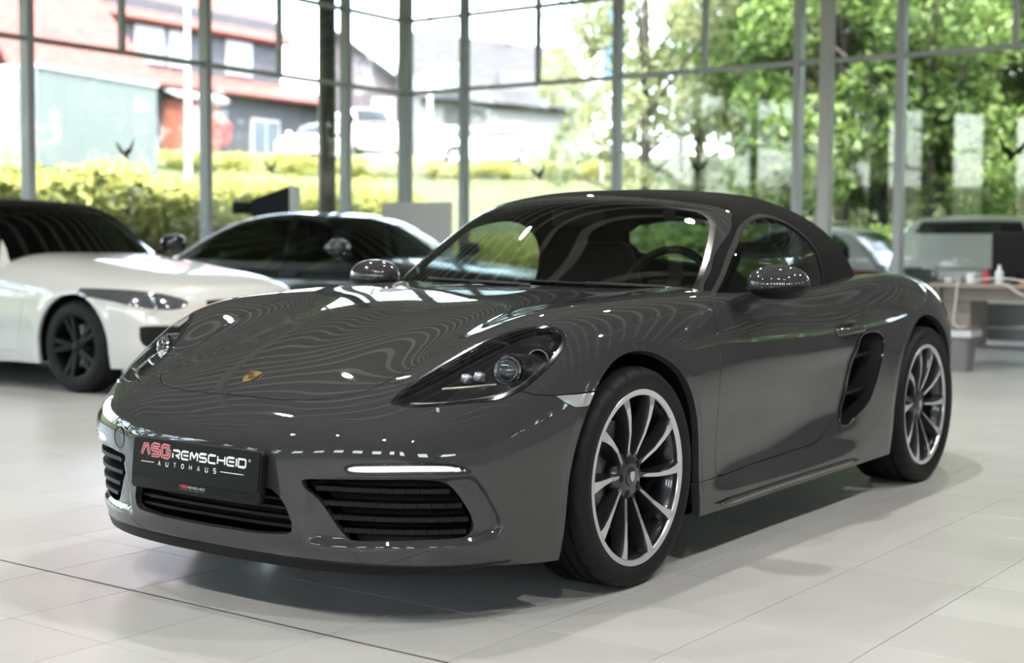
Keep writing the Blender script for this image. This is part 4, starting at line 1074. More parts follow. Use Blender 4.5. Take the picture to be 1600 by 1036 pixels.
for sd in range(3):
    r=np.random.default_rng(20+sd); cs=[(r.uniform(-.75,.75),r.uniform(-.7,.7),r.uniform(.35,1.25)) for _ in range(16)]; rs=[r.uniform(.35,.6) for _ in cs]
    V,F=leaves(cs,rs,4200,.06,sd); V[:,2]=np.maximum(V[:,2],0); bush_me.append(mesh_from('foliage',V,F,L_hedge))
stem_me=MB().tube([(0,0,-.3),(.05,0,.4),(-.05,.1,.9)],.03,5).build('tmp',M_bark); sm_=stem_me.data; bpy.data.objects.remove(stem_me)
def bush(x,y,z,s,k,label,group,sz=None):
    e=empty('bush',(x,y,z),rz=rng.uniform(0,6.28)); link('foliage',bush_me[k%3],e); link('stem',sm_,e); e.scale=(s,s,sz or s)
    return tag(e,label,'bush',group)
for k in range(9): # hedge along the left glass wall
    y=3.2+1.25*k; bush(-13.0-.5*rng.random(),y,-.05,1.35+.3*rng.random(),k,'yellow-green leafy hedge bush close outside the left glass wall','hedge bushes outside the left glass wall',1.12+.2*rng.random())
for k in range(7): # hedge past the corner
    bush(-14.5+1.35*k,17.5+1.3*k+rng.uniform(-.3,.3),-.05,1.15,k,'yellow-green leafy bush beyond the glass corner','bushes beyond the glass corner',.95)
k=0
for px in range(275,1000,56): # bank in front of the houses
    for t,h in((38,.95),(47,.5)):
        if t==38 and px>640: continue
        p=at_depth(px+rng.uniform(-14,14),391,t); bush(p[0],p[1],float(terrain(p[0],p[1]))-.2,1.2 if t==38 else 1.0,k,'yellow-green bush on the bank below the houses','bushes on the bank',h); k+=1
for px in range(20,280,52):
    p=at_depth(px,391,31.5+rng.uniform(-.5,.5)); bush(p[0],p[1],float(terrain(p[0],p[1]))-.1,1.25,k,'tall yellow-green bush in front of the pale trailer','bushes in front of the trailer',1.5); k+=1
# trees
def tree_mesh(seed,h,w_,n,size,m):
    r=np.random.default_rng(seed); cs=[];rs=[]
    for _ in range(34):
        a=r.uniform(0,6.28); zz=r.uniform(.10,1.0); rad=w_*(1-abs(zz-.5)*.9)*r.random()**.6
        cs.append((rad*math.cos(a),rad*math.sin(a),h*zz)); rs.append(r.uniform(.5,1.1)*w_*.33)
    V,F=leaves(cs,rs,n,size,seed); cr_=mesh_from('crown',V,F,m)
    b=MB(); b.tube([(0,0,-.5),(.1,0,h*.3),(0,.15,h*.6),(.1,.1,h*.9)],[.15,.12,.08,.03],8)
    for c in cs[:10]: b.tube([(0.05,.05,c[2]*.55),(c[0]*.5,c[1]*.5,c[2]*.8),c],[.06,.04,.015],5)
    t=b.build('tmp',M_bark,smooth=True); me=t.data; bpy.data.objects.remove(t); return cr_,me
TM=[tree_mesh(50,12,3.2,17000,.11,L_tree),tree_mesh(51,14,3.4,17000,.11,L_tree),tree_mesh(52,13,3.2,9000,.10,L_pale)]
def tree(x,y,z,k,s,label,group):
    e=empty('tree',(x,y,z),rz=rng.uniform(0,6.28)); link('crown',TM[k][0],e); link('trunk',TM[k][1],e); e.scale=(s,s,s); return tag(e,label,'tree',group)
for px,t,k,s in((1010,34,2,1.0),(1095,36,2,1.05),(1180,33,2,.95),(1150,44,0,1.1),(1060,48,2,1.1)):
    p=at_depth(px,391,t); tree(p[0],p[1],float(terrain(p[0],p[1]))-.1,k,s,'tall pale green tree with thin open crown behind the back windows' if k==2 else 'dense green tree behind the pale thin trees','trees behind the back windows')
for px,t,k,s in((1235,30,0,1.0),(1310,29,1,.9),(1380,31,0,.95),(1450,28,1,.85),(1520,30,0,.9),(1590,29,1,.9),(1660,31,0,.95),(1345,40,1,1.2),(1480,41,0,1.25),(1600,42,1,1.2),(1250,42,1,1.2)):
    p=at_depth(px,391,t); tree(p[0],p[1],float(terrain(p[0],p[1]))-.1,k,s,'broad bright green leafy tree beyond the car park','leafy trees beyond the car park')
bush_dark=bush_me[0].copy(); bush_dark.materials[0]=L_tree
for k in range(14): # low shrubs under those trees
    p=at_depth(1000+48*k,391,27+2*rng.random()); e=bush(p[0],p[1],-.1,1.5,k,'low green shrub under the trees beyond the car park','shrubs under the trees',1.2)
    e.children[0].data=bush_dark
for x,y,k,s in((3,29,0,1.0),(8,28,1,1.0),(13,26,0,1.0),(18,23,1,1.0),(22,18,0,1.0),(6,37,1,1.25),(14,35,0,1.25),(22,30,1,1.25),(28,23,0,1.25)): tree(x,y,-.1,k,s,'broad dark green tree at the far end of the car park','trees at the far end of the car park')
for x,y,k,s in((-27,-26,0,1.1),(-33,-23,1,1.1),(-38,-17,0,1.15),(-34,-32,1,1.2),(-43,-25,0,1.3),(-44,-10,1,1.2),(-22,-32,1,1.1)): tree(x,y,-.1,k,s,'broad dark green tree added out of view beyond the left glass wall','trees added to dim the glass reflections')  # unseen trees, added to darken sky reflections in the back panes
for x,y,k,s in((13,1,0,.8),(14,5,1,.8),(13.5,9,0,.8),(15,-4,1,.8),(14,13,1,.85)): tree(x,y,-.1,k,s,'green tree outside the right wall','trees outside the right wall')
# houses
M_slate=mat('slate_cladding',(.055,.056,.066),rough=.7,noise=.15,nscale=2); M_rtile=mat('red_roof_tile',(.17,.05,.04),rough=.7,noise=.25,nscale=3); M_gtile=mat('grey_roof_tile',(.036,.035,.038),rough=.7,noise=.2,nscale=3)
M_wh=mat('white_render',(.15,.15,.153),rough=.8); M_wf=mat('window_frame_white',(.32,.32,.325),rough=.5); M_wg=mat('far_window_glass',(.10,.12,.15),rough=.06,coat=1); M_brick=mat('red_brick',(.2,.075,.05),rough=.85,noise=.2,nscale=4)
def house_window(par,x,y,z,w_,h,ax=1):
    # ax=1: facade faces +x ; frame box with glass panes
    D=lambda a,b,c:((b,a,c) if ax==1 else (a,b,c))
    f=MB().box((0,0,0),D(w_,.12,h)).build('window',M_wf,par); f.location=(x,y,z)
    for s_ in(-1,1):
        q=MB().box((0,0,0),D(w_*.40,.04,h*.82)).build('pane',M_wg,f); q.location=(.07,s_*w_*.23,0) if ax==1 else (s_*w_*.23,-.07,0)
    return f
def roof_slab(par,name,A,B,C,D,th,m):
    a,b,c,d=[Vector(v) for v in(A,B,C,D)]; n=(b-a).cross(d-a).normalized()*th
    return MB().add([a,b,c,d,a-n,b-n,c-n,d-n],[(0,1,2,3),(7,6,5,4),(0,4,5,1),(1,5,6,2),(2,6,7,3),(3,7,4,0)]).build(name,m,par)
XH=-41.6; zg=4.7
h1=empty('slate_house',(XH,32,zg)); tag(h1,'slate-clad house with red tiled roofs, white windows and brick porch','house')
y0,y1=30.5,43.3
MB().box((-4,(y1-y0)/2-1.5,1.5),(8,y1-y0,3.0)).build('ground_floor_wall',M_slate,h1)
MB().box((-4.6,(y1-y0)/2-2.2,4.6),(7.4,y1-y0-1.6,3.6)).build('upper_wall',M_slate,h1)
roof_slab(h1,'pent_roof',(.7,-1.8,2.85),(.7,y1-32+.3,2.85),(-1.1,y1-32+.3,3.75),(-1.1,-1.8,3.75),.12,M_rtile)
roof_slab(h1,'main_roof',(-.4,-1.8,5.5),(-.4,y1-32-1.2,5.5),(-4.6,y1-32-1.2,9.3),(-4.6,-1.8,9.3),.18,M_rtile)
roof_slab(h1,'back_roof',(-4.6,-1.8,9.3),(-4.6,y1-32-1.2,9.3),(-9,y1-32-1.2,5.3),(-9,-1.8,5.3),.18,M_rtile)
for px,w_ in((232,1.5),(278,1.1),(372,1.5)):
    yy=at(px,90,0,XH-.9)[1]-32; house_window(h1,-.86,yy,4.55,w_,1.5)
yy=at(413,220,0,XH)[1]-32; house_window(h1,.05,yy,1.15,1.7,1.6)
yy=at(283,210,0,XH)[1]-32
MB().box((.6,yy,1.15),(1.2,2.0,2.3)).build('porch',M_brick,h1)
d_=MB().box((1.24,yy,1.0),(.08,.95,2.0)).build('front_door',M_wf,h1); roof_slab(h1,'porch_roof',(1.5,yy-1.3,2.35),(1.5,yy+1.3,2.35),(-.1,yy+1.3,2.9),(-.1,yy-1.3,2.9),.1,M_wf)
# neighbouring steep gable
p=at_depth(150,170,46); h2=empty('gable_house',(p[0],p[1],4.0)); tag(h2,'grey house with steep red tiled gable roof behind the pale trailer','house')
MB().box((-3.5,-1,1.6),(6,6,3.2)).build('wall',M_slate,h2)
roof_slab(h2,'roof',(.2,-3.4,2.6),(.2,2.6,2.6),(-3.5,1.2,7.6),(-3.5,-3.4,7.6),.15,M_rtile)
MB().add([(-.3,2.5,2.6),(-6.7,2.5,2.6),(-3.5,1.2,7.4)],[(0,1,2)]).build('gable_wall',M_slate,h2)
roof_slab(h2,'back_roof',(-3.5,-3.4,7.6),(-3.5,1.2,7.6),(-7.2,2.6,2.6),(-7.2,-3.4,2.6),.15,M_rtile)
# dark half-timbered house at far left
p=at_depth(8,200,40); h3=empty('timbered_house',(p[0]-1,p[1]-1,2.6)); tag(h3,'black half-timbered house with white trim beside the pale trailer','house')
MB().box((-2,-1.5,3.4),(4,5,6.8)).build('wall',mat('black_timber',(.02,.02,.022),rough=.7),h3)
for z in(1.2,3.0,4.8): MB().box((.06,-1.5,z),(.12,5,.22)).build('beam',M_wf,h3)
house_window(h3,.06,-.2,4.0,.9,1.2); MB().box((.10,.4,2.35),(.1,1.2,.4)).build('red_sign',mat('red_board',(.6,.03,.05),rough=.5),h3)
# pale trailer box
a=at_depth(60,250,37); c=at_depth(246,250,41.5); L_=np.linalg.norm((c-a)[:2]); ang=math.atan2((c-a)[1],(c-a)[0]); zt=float(at_depth(60,104,37)[2])-.0
mid=(a+c)/2; zg2=float(terrain(mid[0],mid[1]))
tr_=empty('trailer',(mid[0],mid[1],zg2),rz=ang); tag(tr_,'large pale grey-green box trailer parked above the hedge','trailer')
MB().box((0,1.2,(zt-zg2+.9)/2),(L_,2.4,zt-zg2-.9)).build('box_body',mat('trailer_panel',(.115,.135,.13),rough=.5,noise=.06,nscale=1.5),tr_)
MB().box((0,1.2,zt-zg2+.02),(L_+.05,2.5,.12)).build('top_rail',M_wf,tr_)
for s_ in(-.36,-.24,.3):
    for yy in(.25,2.1):
        w_=MB().lathe([(.0001,-.12),(.45,-.12),(.48,-.06),(.48,.06),(.45,.12),(.0001,.12)],20,'y').build('trailer_wheel',M_rub,tr_); w_.location=(L_*s_,yy,.48)
MB().box((0,1.2,.85),(L_*.9,.9,.25)).build('chassis',M_blk,tr_)
# grey slate gable behind the column and the white house in the middle
p=at_depth(590,200,66); h4=empty('dark_gable_house',(p[0],p[1],5.0)); tag(h4,'dark slate house with pale roof behind the round column','house')
u=unit((CR*[1,1,0])); 
h4.rotation_euler=(0,0,math.atan2(u[1],u[0]))
MB().add([(-2.2,0,0),(3.0,0,0),(3.0,0,2.6),(-2.2,0,6.3),(-2.2,6,0),(3.0,6,0),(3.0,6,2.6),(-2.2,6,6.3)],[(3,2,1,0),(4,5,6,7),(0,1,5,4),(1,2,6,5),(3,0,4,7)]).build('wall',mat('dark_slate',(.07,.06,.07),rough=.8),h4)
roof_slab(h4,'roof',(3.6,-.4,2.2),(3.6,6.4,2.2),(-2.3,6.4,6.55),(-2.3,-.4,6.55),.15,M_gtile)
f=MB().box((0,0,0),(1.1,.12,1.5)).build('window',M_wf,h4); f.location=(.3,-.05,2.4); q=MB().box((0,-.07,0),(.85,.04,1.25)).build('pane',M_wg,f)
p=at_depth(830,270,62); h5=empty('white_house',(p[0],p[1],4.3)); h5.rotation_euler=(0,0,math.atan2(u[1],u[0])+.12); tag(h5,'white rendered house with pale grey hipped roof and dormer','house')
MB().box((-.6,4,1.5),(6.6,8,3.0)).build('wall',M_wh,h5); MB().box((-3.6,3,1.9),(3.2,6,3.8)).build('side_wing',M_wh,h5)
roof_slab(h5,'roof',(-6.0,-.5,3.4),(3.1,-.5,2.9),(2.2,4,6.2),(-5.6,4,6.9),.15,M_gtile); roof_slab(h5,'back_roof',(3.1,8.5,2.9),(-6.0,8.5,3.4),(-5.6,4,6.9),(2.2,4,6.2),.15,M_gtile)
roof_slab(h5,'end_roof',(3.1,-.5,2.9),(3.1,8.5,2.9),(2.2,4,6.2),(2.2,4,6.19),.12,M_gtile)
MB().box((-.6,1.3,4.0),(1.5,1.6,1.3)).build('dormer',mat('dormer_grey',(.12,.12,.14),rough=.7),h5); MB().box((-.8,4,6.8),(.7,.6,1.0)).build('chimney',mat('chimney_slate',(.12,.12,.13),rough=.8),h5)
for x in(-3.6,-2.5,-1.5,1.2): house_window(h5,x,-.02 if x>-3 else -.02,1.3,.8,1.7,0)
house_window(h5,-3.7,-.9,4.2,1.2,1.1,0)
# round steel column just outside the left glass wall
ydir=at(511,300,0,XL-.75); tag(MB().lathe([(.125,-.1),(.125,7.0)],28,'z',(ydir[0],ydir[1],0)).build('round_column',mat('column_brown',(.09,.078,.07),rough=.5),smooth=True),'dark brown round steel column outside the left glass wall','column')
# lamp posts
for px,t,top,nm in((295,44,0,'white lamp post in front of the slate house'),(671,52,25,'white lamp post in front of the white house')):
    p=at_depth(px,391,t); zt=float(at_depth(px,top,t)[2])+.5; z0=float(terrain(p[0],p[1]))
    e=empty('lamp_post',(p[0],p[1],z0)); tag(e,nm,'lamp post'); MB().lathe([(.12,-.2),(.12,1.2),(.10,1.3),(.08,zt-z0)],12).build('pole',M_wf,e,smooth=True); MB().box((0,-.35,zt-z0),(.2,.9,.1)).build('lamp_head',M_wf,e,bevel=.03)
p=at_depth(940,391,46); e=empty('flag_pole',(p[0],p[1],float(terrain(p[0],p[1])))); tag(e,'slim flag pole with narrow blue banner beside the white house','flag pole'); MB().lathe([(.06,-.2),(.05,8.5)],10).build('pole',M_wf,e,smooth=True); MB().box((.22,0,5.6),(.36,.02,4.6)).build('banner',mat('banner_blue',(.08,.22,.5),rough=.7),e)
p=at_depth(346,391,54); e=empty('shrub_red',(p[0],p[1],float(terrain(p[0],p[1])))); link('foliage',mesh_from('foliage',*leaves([(0,0,.6),(0,.2,1.0)],[.45,.3],500,.06,9),leaf_mat('red_leaf',(.45,.06,.06),(.7,.2,.2))),e); tag(e,'small red-leaved shrub in front of the slate house','shrub'); e.name='shrub'
# bird silhouettes stuck to the panes
bird=[(0,.02),(.05,.05),(.10,.13),(.125,.20),(.11,.10),(.075,.0),(.04,-.03),(.02,-.06),(.05,-.10),(-.01,-.085),(-.03,-.05),(-.07,-.01),(-.12,.09),(-.15,.11),(-.13,.05),(-.08,-.03),(-.03,-.01)]
for px,py,wl,sx,lb in((197,237,0,1,'black bird sticker on the left glass wall, wings raised, before the pale trailer'),(424,261,0,.9,'black bird sticker on the left glass wall below the white house window'),(842,271,1,1,'small black bird sticker on the back glass below the white house'),(1090,262,1,-1,'black bird sticker on the back glass before the pale trees'),(1580,237,1,-1.2,'black bird sticker on the back glass above the parked white estate car')):
    if wl==0: p=at(px,py,0,XL+.012); fr=((p[0],p[1],p[2]),(0,1,0),(0,0,1),(1,0,0))
    else: p=at(px,py,1,YB-.012); fr=((p[0],p[1],p[2]),(1,0,0),(0,0,1),(0,-1,0))
    s_=abs(sx)*.95
    tag(MB().prism([(a*sx*.95,b*s_) for a,b in bird],.002,fr).build('bird_sticker',M_blk),lb,'sticker','bird stickers on the glass')
# ---------------------------------------------------------------- other cars: same implicit method, simpler tables
M_cwhite=mat('white_car_paint',(.60,.60,.575),rough=.3,coat=1,coat_rough=.02)
M_cblack=mat('black_car_paint',(.010,.011,.014),rough=.25,coat=1,coat_rough=.02)
M_dglass=glass('tinted_car_glass',(.20,.23,.22),f0=.06)
def simple_wheel(parent,R,W,x,y,m,spokes=5):
    sg=1 if x>0 else -1
    t=MB().lathe([(R*.70,-W/2+.01),(R*.86,-W/2),(R*.97,-W/2+.02),(R,-W/2+.05),(R,W/2-.05),(R*.97,W/2-.02),(R*.86,W/2),(R*.70,W/2-.01)],36,'x').build('wheel',M_rub,parent,smooth=True,angle=.8,fixn=False)
    MB().lathe([(R*.72,W/2-.012),(R*.70,W/2-.006),(R*.66,W/2-.012),(R*.63,W/2-.08),(R*.63,-W/2+.02)],36,'x').build('rim',m,t,smooth=True,angle=.7,fixn=False)
    MB().lathe([(.0001,W/2-.02),(.035,W/2-.022),(.06,W/2-.05)],20,'x').build('hub',m,t,smooth=True,fixn=False)
    sm=None
    for k in range(spokes):
        for dd in(-.16,.16):
            a=2*math.pi*k/spokes+dd+.3
            if sm is None:
                o=MB().add([(W/2-.03,-.014,.04),(W/2-.03,.014,.04),(W/2-.012,.018,R*.66),(W/2-.012,-.018,R*.66),(W/2-.07,-.02,.04),(W/2-.07,.02,.04),(W/2-.05,.022,R*.66),(W/2-.05,-.022,R*.66)],[(0,1,2,3),(7,6,5,4),(0,4,5,1),(1,5,6,2),(2,6,7,3),(3,7,4,0)]).build('spoke',m,t); sm=o.data
            else: o=link('spoke',sm,t)
            o.rotation_euler=(a,0,0)
    MB().lathe([(.0001,0),(R*.5,0),(R*.5,-.02)],24,'x').build('brake_disc',M_disc,t,fixn=False)
    t.location=(x,y,R)
    if sg<0: t.rotation_euler=(0,0,math.pi)
    return t
def gen_car(name,label,loc,rz,paint,P,roofmat=None,detail=True,h=.026,wheelmat=None):
    C=tag(empty(name,loc,rz),label,'car')
    w2=P['w']/2; nose,tail=P['nose'],P['tail']; wb=P['wb']; R=P['R']
    Hc=spl1(*P['hood']); Xz=spl1([.1,.25,.45,.65,.85,1.1],[w2*.95,w2*.985,w2,w2*.995,w2*.965,w2*.92])
    Ns=spl1([.1,.3,.5,.7,.95],[nose+.06,nose+.0,nose,nose+.05,nose+.16]); Tl=spl1([.1,.3,.55,.8,1.1],[tail-.12,tail-.02,tail,tail-.04,tail-.12])
    yc,yr=nose+.62,tail-.75
    def BF(Q):
        x=np.abs(Q[:,0]); y=Q[:,1]; z=Q[:,2]
        fr=np.maximum(yc-y,0)/(yc-Ns(z)); rr=np.maximum(y-yr,0)/(Tl(z)-yr); n=P.get('n',3.2)
        s=((x/Xz(z))**n+fr**n+rr**n+1e-9)**(1/n)-1
        sh=-.018*np.exp(-((z-P.get('belt',.78))/.03)**2)*sstep(0,.5,y)*0
        top=(z-(Hc(y)-.16*(x/w2)**4))*.95
        f=smax(s*w2+sh,top,.10)
        for ya in(0,wb):
            m=(np.abs(y-ya)<.5)&(x>.5*w2)&(z<.85)
            if m.any():
                zz=z[m]-R; d=np.where(zz>0,np.hypot(y[m]-ya,zz),np.abs(y[m]-ya))-(R+.055)
                f[m]+=-.008*np.exp(-((d-.02)/.03)**2)
        return f
    Pc=spl1(*P['roof']); zs=P['sill']; zr=max(P['roof'][1])
    Xg=spl1([zs-.2,zs,zs+(zr-zs)*.4,zs+(zr-zs)*.75,zr,zr+.2],[w2*.96,w2*.90,w2*.84,w2*.74,w2*.60,w2*.4])
    ym=(P['roof'][0][0]+P['roof'][0][-1])/2
    def GF(Q):
        x=np.abs(Q[:,0]); y=Q[:,1]; z=Q[:,2]; t=sstep(ym-.4,ym+.4,y)
        bow=.32*x*x*(1-t)-.22*x*x*t
        tp=(z-(Pc(y-bow)-.07*x*x))*.82
        return smax(tp,(x-Xg(z))*.92,.06)
    V,T=surface_nets(BF,(0,nose-.05,.16),(w2+.06,tail+.05,1.3),h); S=Surf(BF,V,T)
    ar=lambda ya:(lambda Q:np.where(Q[:,2]-R>0,np.hypot(Q[:,1]-ya,Q[:,2]-R),np.abs(Q[:,1]-ya))-(R+.045))
    S.panel(lambda Q:Q[:,2]-.19,-1,gap=0,dropin=True)
    for ya in(0,wb): S.panel(ar(ya),-1,gap=0,dropin=True,region=lambda Q,ya=ya:(np.abs(Q[:,0])>.5*w2)&(np.abs(Q[:,1]-ya)<.6)&(Q[:,2]<.95))
    S.panel(lambda Q:GF(Q)+.03,-1,gap=0,dropin=True,region=lambda Q:Q[:,2]>zs-.15)
    yz=lambda Q:Q[:,1:]; xz=lambda Q:np.stack([np.abs(Q[:,0]),Q[:,2]],1)
    lab=1; made=[]
    for nm,pl,pr,side,mm,gp in P['cuts']:
        pp=smooth_poly(pl,4) if len(pl)>4 else np.array(pl,float)
        if side=='side': reg=lambda Q:np.abs(Q[:,0])>.45*w2
        elif side=='front': reg=lambda Q:Q[:,1]<nose+.75
        else: reg=lambda Q:Q[:,1]>tail-.8
        fn=(lambda Q,pp=pp:poly_sdf(yz(Q),pp)) if pr=='yz' else (lambda Q,pp=pp:poly_sdf(xz(Q),pp))
        S.panel(fn,lab,[0],gap=gp,region=reg); made.append((nm,lab,mm)); lab+=1
    surf_part('body',S,[0],paint,C,depth=.03)
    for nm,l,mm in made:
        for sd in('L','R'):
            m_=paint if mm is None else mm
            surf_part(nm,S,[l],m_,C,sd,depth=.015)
    V,T=surface_nets(GF,(0,P['roof'][0][0]-.1,zs-.14),(w2+.02,P['roof'][0][-1]+.1,zr+.1),h); G=Surf(GF,V,T)
    G.panel(lambda Q:BF(Q)+.02,-1,gap=0,dropin=True,region=lambda Q:Q[:,2]<zs+.25)
    G.panel(lambda Q:poly_sdf(yz(Q),smooth_poly(P['sidewin'],4)),1,[0],gap=0,region=lambda Q:np.abs(Q[:,0])>.5*w2)
    ws=smooth_poly([(0,zs-.12),(w2*.80,zs-.12),(w2*.78,zs+.05),(w2*.66,zr-.13),(w2*.58,zr-.075),(0,zr-.045)],3,False)
    ws=np.concatenate([ws,(ws*[-1,1])[::-1]])
    G.panel(lambda Q:poly_sdf(np.stack([Q[:,0],Q[:,2]],1),ws),2,[0],gap=0,region=lambda Q:Q[:,1]<ym-.25)
    wr=np.array([(-w2*.66,zs+P.get('rw',.12)),(w2*.66,zs+P.get('rw',.12)),(w2*.58,zr-.10),(-w2*.58,zr-.10)])
    G.panel(lambda Q:poly_sdf(np.stack([Q[:,0],Q[:,2]],1),wr),3,[0],gap=0,region=lambda Q:Q[:,1]>ym+.35)
    if roofmat is not None:
        yt=P['topline']; G.panel(lambda Q:-(Q[:,1]-np.interp(Q[:,2],[zs,zr-.1,zr],yt)-.0),4,[0],gap=.004)
        surf_part('soft_top',G,[4],roofmat,C,depth=.02); [surf_part('windscreen_pillar',G,[0],paint,C,sd,depth=.02) for sd in('L','R')]
    else: surf_part('roof',G,[0],paint,C,depth=.02)
    for sd in('L','R'): surf_part('side_window',G,[1],M_dglass,C,sd,flange=False)
    surf_part('windscreen',G,[2],M_dglass,C,flange=False); surf_part('rear_window',G,[3],M_dglass,C,flange=False)
    MB().box((0,(nose+tail)/2,.24),(w2*1.6,(tail-nose)*.86,.06)).build('underbody',M_blk,C)
    MB().box((0,ym,(zs-.10+.35)/2),(w2*1.5,1.9,zs-.45)).build('cabin',M_int,C)
    for sg in(1,-1):
        MB().box((sg*w2*.42,ym-.15,zs+.12),(.44,.14,.5)).build('seat',M_int,C,bevel=.05)
        for ya in(0,wb):
            b=MB(); rr=R+.06; A=[(ya-rr,.2)]+[(ya-rr*math.cos(t),R+rr*math.sin(t)) for t in np.linspace(0,math.pi,17)]+[(ya+rr,.2)]; k=len(A)
            b.add([(sg*(w2-.05),a,c) for a,c in A]+[(sg*.45*w2,a,c) for a,c in A],[(i,i+1,i+1+k,i+k) for i in range(k-1)]+[tuple(range(k,2*k))]).build('wheel_house',M_blk,C)
            simple_wheel(C,R,.225,sg*(w2-.125),ya,wheelmat or M_blkg)
        # door mirror
        V_,T_=MIRROR_ME
        o=link('door_mirror',mesh_from('door_mirror',V_*[sg,1,1],(T_ if sg>0 else T_[:,::-1]),paint if not P.get('mirmat') else P['mirmat'],smooth=True),C); o.location=(sg*(w2+.06),P['my'],zs+.10)
        MB().bar((sg*(w2-.10),P['my']+.02,zs+.03),(sg*(w2+.03),P['my'],zs+.07),.05,.03).build('mirror_foot',M_blk,C)
    return C,BF,GF
_v,_t=surface_nets(lambda Q:((np.abs(Q[:,0]/.115)**2.3+np.abs(Q[:,1]/.085)**2.3+np.abs(Q[:,2]/.075)**2.3+1e-9)**(1/2.3)-1)*.08,(-.13,-.1,-.09),(.13,.1,.09),.018,half=False)
MIRROR_ME=(_v,_t)
M_hl=mat('headlamp_glass',(.16,.17,.19),rough=.1,metal=.6,coat=1); M_grl=M_blk
# white convertible, nose towards the roadster
PB_=dict(w=1.77,nose=-.80,tail=3.62,wb=2.69,R=.325,n=3.0,sill=.96,my=.95,mirmat=M_blkg,
 hood=([-1.0,-.8,-.6,-.3,0,.4,.8,1.2,2.2,3.0,3.4,3.7],[.60,.70,.79,.86,.90,.95,.985,.99,.99,.99,.96,.88]),
 roof=([.35,.70,1.0,1.28,1.5,1.9,2.3,2.6,2.9],[.76,.965,1.17,1.345,1.39,1.40,1.33,1.16,.93]),topline=[.95,1.26,1.30],
 sidewin=[(1.0,.90),(1.08,1.02),(1.30,1.22),(1.52,1.31),(1.80,1.32),(2.05,1.27),(2.25,1.14),(2.32,1.0),(2.33,.90)],
 cuts=[('headlight',[(.48,.645),(.60,.695),(.76,.728),(.865,.735),(.89,.71),(.86,.655),(.78,.612),(.58,.598)],'xz','front',M_hl,.004),
  ('kidney_grille',[(.05,.64),(.30,.655),(.33,.62),(.28,.52),(.10,.505),(.05,.53)],'xz','front',M_grl,.004),
  ('corner_intake',[(.52,.47),(.76,.485),(.79,.45),(.76,.345),(.56,.335),(.50,.38)],'xz','front',M_grl,.004),
  ('lower_intake',[(0,.42),(.44,.42),(.46,.36),(.40,.30),(0,.29)],'xz','front',M_grl,.004),
  ('door',[(.60,1.10),(.60,.30),(.66,.27),(1.85,.27),(1.93,.40),(1.95,1.10)],'yz','side',None,.005),
  ('tail_light',[(.50,.80),(.80,.80),(.86,.74),(.80,.68),(.50,.70)],'xz','rear',M_red,.004)])
c1,BF1,_=gen_car('convertible','white convertible with black soft top and black wheels, parked across the glass wall',(-5.20,3.35,0),math.radians(92),M_cwhite,PB_,roofmat=M_fab,wheelmat=M_blk)
for sg in(1,-1): MB().bar((sg*.86,1.62,.80),(sg*.86,1.86,.80),.035,.03).build('door_handle',M_cwhite,c1,bevel=.008)
for sg in(1,-1): MB().lathe([(.034,-.02),(.040,.0),(.034,.02)],16,'y',(sg*.70,-.655,.672)).build('headlight_ring',M_chr,c1,smooth=True)
# black sedan behind it
PS_=dict(w=1.83,nose=-.86,tail=3.80,wb=2.82,R=.335,n=3.0,sill=.93,my=.92,
 hood=([-1.0,-.86,-.6,-.2,.3,.7,1.2,2.4,3.0,3.5,3.9],[.58,.68,.79,.86,.91,.95,.96,.97,.985,.97,.90]),
 roof=([.25,.62,.95,1.35,1.7,2.1,2.5,2.9,3.25,3.6],[.72,.93,1.12,1.315,1.375,1.38,1.34,1.22,1.06,.90]),
 sidewin=[(.86,.90),(.98,1.02),(1.25,1.20),(1.55,1.29),(1.90,1.305),(2.25,1.28),(2.60,1.19),(2.85,1.06),(2.95,.97),(2.9,.91)],
 cuts=[('headlight',[(.50,.62),(.70,.67),(.86,.68),(.88,.64),(.80,.59),(.56,.575)],'xz','front',M_hl,.004),
  ('grille',[(0,.66),(.40,.66),(.44,.55),(.34,.36),(0,.35)],'xz','front',M_grl,.004),
  ('front_door',[(.66,1.1),(.60,.80),(.64,.30),(1.72,.28),(1.72,1.1)],'yz','side',None,.005),
  ('rear_door',[(1.735,1.1),(1.735,.29),(2.42,.29),(2.52,.60),(2.75,.80),(2.78,1.1)],'yz','side',None,.005),
  ('tail_light',[(.45,.82),(.84,.82),(.88,.74),(.45,.74)],'xz','rear',M_red,.004)])
c2,_,_=gen_car('sedan','glossy black four-door sedan parked behind the white convertible',(-4.65,6.6,0),math.radians(90),M_cblack,PS_)
for sg in(1,-1):
    for ya in(1.50,2.50): MB().bar((sg*.905,ya,.79),(sg*.905,ya+.2,.79),.035,.03).build('door_handle',M_cblack,c2,bevel=.008)
    MB().bar((sg*.80,1.735,.95),(sg*.66,1.735,1.31),.05,.07,up=(0,1,0)).build('window_pillar',M_blkg,c2)
